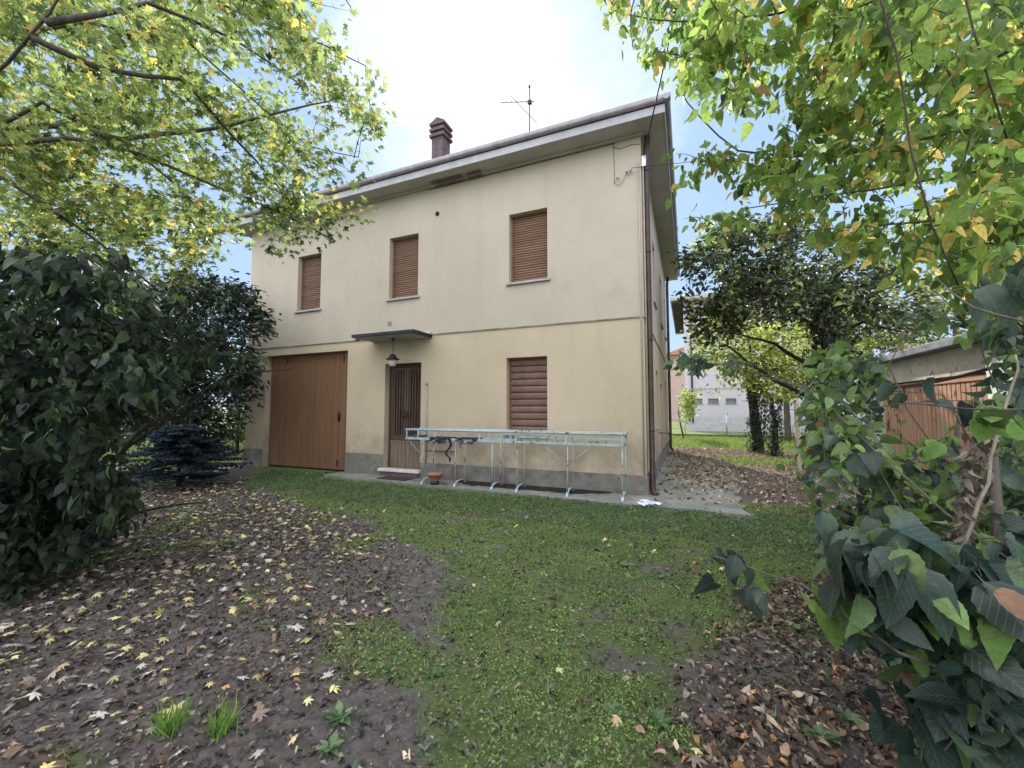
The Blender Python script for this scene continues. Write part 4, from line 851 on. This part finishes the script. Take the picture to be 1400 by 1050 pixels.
    grow('hydrangea_shrub', 'tangled shrub with large toothed leaves filling the right foreground', 'shrub', kb, sk, sample_region(reg, 120, 1.2, 4, None, .3), 'o', T_BIG, .108, [(.022, .042, .034), K1, K2, K3, K4, KB, KY], [4, 4, 2, 1.2, 1.5, .2, .12], 'leaf_big', per=10, spread=.4, droop=.75, upn=.75, bark='bark', off=.05, twig_r=.0024, szvar=.32)
    mb_ = Vector((2.2, 4.9, 0)); sk = [([mb_, mb_+Vector((0, .1, .6)), mb_+Vector((.1, .2, 1.6))], .03, .012)]
    for pts in ([(1330, 800, 3.0), (1230, 700, 3.0), (1150, 600, 3.1), (1110, 535, 3.2), (1000, 500, 3.4), (905, 488, 3.6)], [(1380, 700, 2.6), (1290, 640, 2.8), (1220, 590, 3.0)], [(1330, 820, 3.0), (1240, 760, 3.0), (1150, 690, 3.2), (1090, 640, 3.6)],
                [(1300, 640, 2.8), (1240, 560, 2.9), (1215, 500, 3.0), (1250, 440, 3.1)], [(1400, 700, 2.4), (1375, 560, 2.4), (1330, 450, 2.5), (1260, 380, 2.6)], [(1350, 640, 2.6), (1290, 540, 2.6), (1180, 530, 2.8)], [(1200, 640, 3.0), (1120, 560, 3.0), (1040, 560, 3.2)]):
        sk.append(([mb_+Vector((.05, -.05, .05))]+[atd(*p) for p in pts], .009, .002))
    reg = [([(1110, 590), (1160, 560), (1200, 612), (1345, 625), (1420, 600), (1420, 800), (1330, 840), (1230, 800), (1150, 700), (1110, 680), (1085, 630)], 1.1, (2.2, 4.0)),
           ([(1130, 470), (1210, 480), (1215, 590), (1100, 590), (1095, 540)], .8, (2.6, 4.6)), ([(1230, 440), (1330, 415), (1330, 440), (1230, 465)], .4, (3, 4.2)), ([(1350, 430), (1440, 400), (1440, 600), (1355, 600)], .7, (2.0, 3.2)),
           ([(890, 488), (960, 478), (1010, 490), (1010, 512), (930, 505), (915, 510)], .55, (3.2, 3.8)), ([(1100, 680), (1220, 690), (1300, 790), (1190, 790), (1120, 740)], .8, (3.0, 4.4)), ([(1215, 570), (1300, 590), (1300, 610), (1215, 605)], .3, (2.6, 3.6))]
    grow('climbing_shrub', 'loose twiggy shrub with mid sized green leaves in front of the shed', 'shrub', mb_, sk, sample_region(reg, 520, 1.2, 4, None, .4), 'o', T_BIG, .082, [K2, K3, (.12, .19, .06), (.17, .26, .06), K1, KY, KB], [4, 4, 4, 2, 2, .25, .3], 'leaf_big', per=9, spread=.42, droop=.5, upn=.7, bark='bark', off=.05, twig_r=.0026, szvar=.3)
    # L: dried vine over a stump at the right edge
    v0 = atg(1330, 800); v0 = Vector((v0.x+.35, v0.y, 0)); root = thing('dried_vine', 'clump of dead brown vine leaves around a pale curling stem at right', 'vine', v0)
    v0 = atd(1330, 790, 1.9); v0.z = 0; v1 = atd(1355, 590, 1.9)
    mb = MB(); mb.tube([v0, v0.lerp(v1, .5)+Vector((.05, 0, 0)), v1], [.032, .026, .015], 10); mb.build('trunk', 'bark', root)
    mb = MB(); pp = [(1300, 820, 1.8), (1305, 770, 1.78), (1330, 715, 1.76), (1352, 660, 1.75), (1365, 590, 1.75), (1378, 545, 1.75), (1392, 505, 1.75), (1388, 485, 1.75)]; q = [atd(*p) for p in pp]
    qq = []
    for a, b_ in zip(q[:-1], q[1:]): qq += [a, a.lerp(b_, .5)+Vector((random.gauss(0, .005), random.gauss(0, .005), 0))]
    mb.tube(qq+[q[-1]], [.009-.005*k/(len(qq)) for k in range(len(qq)+1)], 8)
    mb.build('stem', 'vine_stem', root); P = []; A = []; NN = []
    for _ in range(360):
        y_ = random.uniform(590, 800); x_ = 1342-(y_-600)*.22+random.gauss(0, 11); P.append(tuple(atd(x_, y_, random.uniform(1.75, 2.0)))); A.append((random.gauss(0, .35), random.gauss(0, .35), -1)); NN.append((random.gauss(0, 1), random.gauss(0, 1), .2))
    n = len(P); leaves('dead_leaves', P, np.array(A), np.array(NN), .04*(1+rng.normal(0, .3, n)), T_DEAD, palette(n, [(.13, .105, .075), (.22, .185, .14), (.075, .055, .04)], [3, 2, 2]), 'leaf_dead', root)

    # ============================================================== GROUND COVER
    def scatter(n, x0, x1, y0, y1, dens, slabs=False):
        x = rng.uniform(x0, x1, n*4); y = rng.uniform(y0, y1, n*4); g, b, yv = cover(x, y); d = dens(x, y, g, b, yv)
        ok = rng.random(n*4) < d; x, y = x[ok][:n], y[ok][:n]
        onslab = ((x > -8.15) & (x < -.7) & (y > 7.15) & (y < 8)) | ((x > -.72) & (x < .93) & (y > 7.12) & (y < 15.1))
        inh = (x > X0) & (x < X1) & (y > YF-.03) & (y < YB)
        z = np.where(onslab, .036, gheight(x, y)); keep = ~inh & (onslab if slabs == 'only' else (~onslab if not slabs else True))
        return x[keep], y[keep], z[keep]
    def up(n, s): v = rng.normal(0, s, (n, 3)); v[:, 2] = 1; return v
    def hdir(n, lift=0., s=.15): a = rng.uniform(0, 6.283, n); return np.stack([np.cos(a), np.sin(a), lift+rng.normal(0, s, n)], 1)
    # visible wedge only: the field of view widens with distance
    near = lambda x, y: ((x > -1.7-3.3*y) & (x < .9+.62*y)).astype(float)
    # moss / clover like small leaves
    x, y, z = scatter(190000, -11.5, 3.4, 1.0, 8.0, lambda x, y, g, b, v: near(x, y)*np.maximum(g**1.5, .05)*np.clip(fbm(x, y, .35, 41)*1.6-.2, .05, 1)); n = len(x)
    gc = [(.12, .19, .055), (.17, .25, .07), (.22, .31, .09), (.13, .18, .10)]
    sh = np.clip(vnoise(x, y, .5, 51)*4, 0, 3.99).astype(int)
    o = leaves('ground_cover', np.stack([x, y, z+rng.uniform(.0, .028, n)], 1), hdir(n, .25, .3), up(n, .35), .0135*(1+rng.normal(0, .4, n)).clip(.4, 2), T_LOW, palette(n, gc, [3, 3, 1.5, 2], sh), 'grass_blade', None)
    tag(o, 'low mossy clover and weeds carpeting the yard before the house', 'ground cover', kind='stuff')
    x, y, z = scatter(80000, -11.5, 3.4, 1.0, 8.2, lambda x, y, g, b, v: near(x, y)*g**1.3*np.clip((fbm(x, y, .5, 61)-.35)*3, .03, 1)); n = len(x)
    a = rng.normal(0, .55, (n, 3)); a[:, 2] = 1
    xb, yb_, zb = scatter(26000, -10, 3.4, 5.6, 7.5, lambda x, y, g, b, v: g); nb_ = len(xb)
    o = leaves('grass', np.stack([x, y, z], 1), a, rng.normal(0, 1, (n, 3)), .042*(1+rng.normal(0, .4, n)).clip(.3, 2.5), T_BLADE, palette(n, [(.11, .19, .055), (.16, .25, .075), (.22, .27, .10)], [3, 2, 1]), 'grass_blade')
    tag(o, 'short patchy green grass over the front yard', 'grass', kind='stuff')
    x, y, z = scatter(9000, -8, 3.4, 1.0, 7.4, lambda x, y, g, b, v: near(x, y)*np.clip(g+.25, 0, 1)*np.clip((fbm(x, y, .45, 81)-.5)*6, 0, 1)*np.clip((x+4)/3, .25, 1)); n = len(x)
    o = leaves('ground_ivy', np.stack([x, y, z+rng.uniform(.005, .05, n)], 1), hdir(n, .2, .3), up(n, .4), .034*(1+rng.normal(0, .35, n)).clip(.4, 2), T_SM, palette(n, [(.10, .155, .07), (.14, .20, .09), (.08, .12, .075)], [3, 2, 2]), 'leaf')
    tag(o, 'patches of broader leaved creeping weeds among the short grass', 'ground cover', kind='stuff')
    # taller weeds at the wall side edge of the lawn
    o = leaves('weeds', np.stack([xb, yb_, zb+rng.uniform(0, .05, nb_)], 1), hdir(nb_, .4, .4), up(nb_, .4), .034*(1+rng.normal(0, .35, nb_)).clip(.4, 2), T_LOW, palette(nb_, [(.08, .13, .055), (.11, .17, .065), (.08, .12, .085)], [3, 2, 2]), 'grass_blade')
    tag(o, 'bushy low weeds bordering the concrete strip along the house', 'weeds', kind='stuff')
    x, y, z = scatter(42000, -3, 9, 12.5, 27, lambda x, y, g, b, v: g); n = len(x); a = rng.normal(0, .5, (n, 3)); a[:, 2] = 1
    o = leaves('lawn_grass', np.stack([x, y, z], 1), a, rng.normal(0, 1, (n, 3)), .12*(1+rng.normal(0, .4, n)).clip(.3, 2), T_BLADE, palette(n, [(.12, .19, .035), (.18, .26, .05), (.26, .28, .08)], [3, 2, 1]), 'grass_blade')
    tag(o, 'sunlit green lawn grass beyond the side path', 'grass', kind='stuff')
    x = rng.uniform(-26, -12.5, 30000); y = rng.uniform(6.5, 26, 30000); n = len(x); a = rng.normal(0, .5, (n, 3)); a[:, 2] = 1
    o = leaves('lawn_grass', np.stack([x, y, x*0-.012], 1), a, rng.normal(0, 1, (n, 3)), .13*(1+rng.normal(0, .4, n)).clip(.3, 2), T_BLADE, palette(n, [(.10, .16, .03), (.16, .24, .045)], [3, 2]), 'grass_blade')
    tag(o, 'bright lawn strip behind the trees left of the garage', 'grass', kind='stuff')
    # brown litter
    x, y, z = scatter(42000, -9.5, 4.2, .9, 8.0, lambda x, y, g, b, v: near(x, y)*(b**1.6*np.where(x > -.6, 1.25, .14)*np.clip(fbm(x, y, .5, 71)*2-.4, .1, 1)+.004)); n = len(x)
    o = leaves('leaf_litter', np.stack([x, y, z+rng.uniform(.002, .02, n)], 1), hdir(n, 0, .35), up(n, .5), .046*(1+rng.normal(0, .45, n)).clip(.3, 2.0), T_DEAD, palette(n, [(.14, .095, .065), (.23, .155, .10), (.085, .065, .055), (.36, .29, .20), (.36, .19, .08), (.20, .17, .14)], [4, 2.4, 5, 1.2, .5, 1.5]), 'leaf_dead', None, .4)
    tag(o, 'curled brown dead leaves matted over the bare soil', 'leaf litter', kind='stuff')
    x, y, z = scatter(60000, -9.5, 4.2, .9, 8.0, lambda x, y, g, b, v: near(x, y)*np.where(x < -1, .5, .38)*np.clip(b, .45, 1)); n = len(x)
    o = leaves('leaf_fragments', np.stack([x, y, z+.004], 1), hdir(n, 0, .3), up(n, .5), .028*(1+rng.normal(0, .4, n)).clip(.3, 2), T_CURL, palette(n, [(.06, .052, .045), (.15, .125, .105), (.28, .25, .22)], [5, 3, .7]), 'leaf_dead')
    tag(o, 'small crumbled leaf bits strewn on the dark earth', 'leaf litter', kind='stuff')
    # fresh fallen maple leaves: yellow and pale undersides
    x, y, z = scatter(2300, -10.5, 3.6, .9, 7.8, lambda x, y, g, b, v: near(x, y)*(v**1.6*np.clip((-x-1.2)/3, .15, 1)*.9+.018)); n = len(x)
    o = leaves('fallen_leaves', np.stack([x, y, z+.022+rng.uniform(0, .012, n)], 1), hdir(n, 0, .22), up(n, .3), .068*(1+rng.normal(0, .28, n)).clip(.45, 1.6), T_FLAT, palette(n, [(.50, .44, .18), (.56, .48, .24), (.38, .35, .30), (.52, .49, .42), (.34, .26, .15), (.38, .39, .18), (.24, .19, .15)], [2.4, 2, 2.4, 1.3, 2.2, .8, 2.6]), 'leaf_dead')
    tag(o, 'scattered yellow and pale fallen maple leaves across the yard', 'fallen leaves', kind='stuff')
    x, y, z = scatter(6500, -4.5, 4.5, 7.15, 19, lambda x, y, g, b, v: np.where((x < .93) & (x > -.72), np.clip((y-7.3)/3.5, .04, 1)*np.clip((x+.75)/.5, .08, 1), .8)*(y > 7.15)*(x > -.7), 'any'); n = len(x)
    o = leaves('path_leaves', np.stack([x, y, z+.008], 1), hdir(n, .05, .15), up(n, .3), .085*(1+rng.normal(0, .3, n)).clip(.4, 1.6), T_DEAD, palette(n, [(.28, .20, .13), (.40, .33, .24), (.17, .11, .075), (.34, .25, .11), (.48, .44, .37)], [3, 3, 3, 1.5, 1]), 'leaf_dead')
    tag(o, 'tan and brown fallen leaves covering the side path', 'fallen leaves', kind='stuff')
    # weeds as individual plants
    def rosette(loc, n, r, T, cols, label, name, cat, grp, lift=.35, h=.02):
        rt = thing(name, label, cat, (loc[0], loc[1], 0), grp); P = []; A = []
        for k in range(n):
            a = random.uniform(0, 6.283); q = random.random(); P.append((loc[0]+.25*r*math.cos(a)*q, loc[1]+.25*r*math.sin(a)*q, float(gheight(np.array([loc[0]]), np.array([loc[1]]))[0])+h*q)); A.append((math.cos(a), math.sin(a), lift+random.uniform(-.1, .6)))
        leaves('foliage', P, np.array(A), up(n, .2), r*(1+rng.normal(0, .2, n)).clip(.5, 1.4), T, palette(n, cols, [1]*len(cols)), 'leaf', rt); return rt
    wd = [(465, 985, .12, 'broadleaf weed rosette lowest in the frame near the bottom centre left'), (450, 1025, .10, 'smaller weed rosette just in front of the bottom left rosette'), (835, 975, .09, 'small weed rosette on green moss at bottom centre'), (900, 990, .10, 'weed rosette right of the bottom centre moss patch'), (655, 740, .14, 'weed rosette in the middle of the mid lawn'),
          (525, 822, .10, 'weed rosette at the edge of the bare soil patch'), (590, 925, .09, 'weed rosette between bare soil and green strip'), (855, 775, .12, 'grassy rosette toward the right mid lawn'), (1120, 1010, .11, 'leafy weed at the bottom right among brown leaves'), (1160, 985, .10, 'pale leafy weed under the right shrub tips')]
    for px_, py_, r_, lb in wd: rosette(atg(px_, py_), 22, r_*.55, T_SM, [(.12, .19, .09), (.16, .24, .11)], lb, 'weed_rosette', 'weed', 'broadleaf weed rosettes')
    for px_, py_, lb in ((228, 1000, 'bright green grass tuft at bottom left, left of the pair'), (302, 1000, 'bright green grass tuft at bottom left, right of the pair')):
        l = atg(px_, py_); rt = thing('grass_tuft', lb, 'grass tuft', (l.x, l.y, 0), 'pair of grass tufts'); n = 90; a = rng.normal(0, .4, (n, 3)); a[:, 2] = 1; P = np.stack([l.x+rng.normal(0, .025, n), l.y+rng.normal(0, .025, n), np.zeros(n)-.01], 1)
        leaves('blades', P, a, rng.normal(0, 1, (n, 3)), .13*(1+rng.normal(0, .25, n)).clip(.4, 1.5), (T_BLADE[0]*np.array([1, .55, 1]), T_BLADE[1]), palette(n, [(.11, .21, .035), (.16, .27, .05)], [1, 1]), 'grass_blade', rt)

# ================================================================== LIGHT, SKY, CAMERA
EL, AZ = rad(38), rad(-25)     # AZ measured from +Y, negative = towards -X
sd = Vector((math.sin(AZ)*math.cos(EL), math.cos(AZ)*math.cos(EL), math.sin(EL)))
sun = bpy.data.lights.new('sun', 'SUN'); sun.energy = 5.0; sun.angle = rad(.53); sun.color = (1, .93, .82)
so = bpy.data.objects.new('sun', sun); C.objects.link(so); so.rotation_euler = (-sd).to_track_quat('-Z', 'Y').to_euler()
W = bpy.data.worlds.new('World'); bpy.context.scene.world = W; W.use_nodes = True; nt = W.node_tree
bg = nt.nodes['Background']; sky = N(nt, 'ShaderNodeTexSky', sky_type='NISHITA'); sky.sun_disc = False; sky.sun_elevation = EL; sky.sun_rotation = AZ
sky.air_density = 1.0; sky.dust_density = .3; sky.ozone_density = 1.5
co = N(nt, 'ShaderNodeTexCoord').outputs['Generated']
def mth(op, a, b):
    n = N(nt, 'ShaderNodeMath', operation=op)
    for k, v in ((0, a), (1, b)):
        if isinstance(v, (int, float)): n.inputs[k].default_value = v
        else: nt.links.new(v, n.inputs[k])
    return n.outputs[0]
cl = noise(nt, co, 1.7, 8, .58, .5, (1, 1, 1.8))
dt = N(nt, 'ShaderNodeVectorMath', operation='DOT_PRODUCT'); nt.links.new(co, dt.inputs[0]); dt.inputs[1].default_value = sd
glow = ramp(nt, dt.outputs['Value'], [(.89, (0, 0, 0)), (1., (1, 1, 1))])
sy = N(nt, 'ShaderNodeSeparateXYZ'); nt.links.new(co, sy.inputs[0])
back = ramp(nt, mth('SUBTRACT', sy.outputs[2], mth('MULTIPLY', sy.outputs[1], .6)), [(.45, (0, 0, 0)), (.75, (1, 1, 1))])   # unseen cloud added overhead and behind the viewer to brighten wall and ground
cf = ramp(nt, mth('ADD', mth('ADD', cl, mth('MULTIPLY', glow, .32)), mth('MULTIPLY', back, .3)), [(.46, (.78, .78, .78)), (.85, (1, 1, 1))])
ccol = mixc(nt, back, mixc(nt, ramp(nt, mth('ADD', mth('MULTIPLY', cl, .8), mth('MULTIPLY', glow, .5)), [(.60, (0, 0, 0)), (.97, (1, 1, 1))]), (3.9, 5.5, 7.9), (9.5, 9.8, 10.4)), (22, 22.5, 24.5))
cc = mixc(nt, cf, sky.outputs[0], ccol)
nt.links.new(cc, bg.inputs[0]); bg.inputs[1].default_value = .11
cam = bpy.data.cameras.new('camera'); cam.sensor_width = 36; cam.lens = 36*F/1400; cam.clip_end = 3000; cam.clip_start = .05
cam_o = bpy.data.objects.new('camera', cam); C.objects.link(cam_o); cam_o.location = (0, 0, HC); cam_o.rotation_euler = (rad(90)+PIT, 0, YAW)
sc = bpy.context.scene; sc.camera = cam_o
sc.view_settings.view_transform = 'Standard'; sc.view_settings.look = 'None'; sc.view_settings.gamma = 1; sc.view_settings.exposure = .36
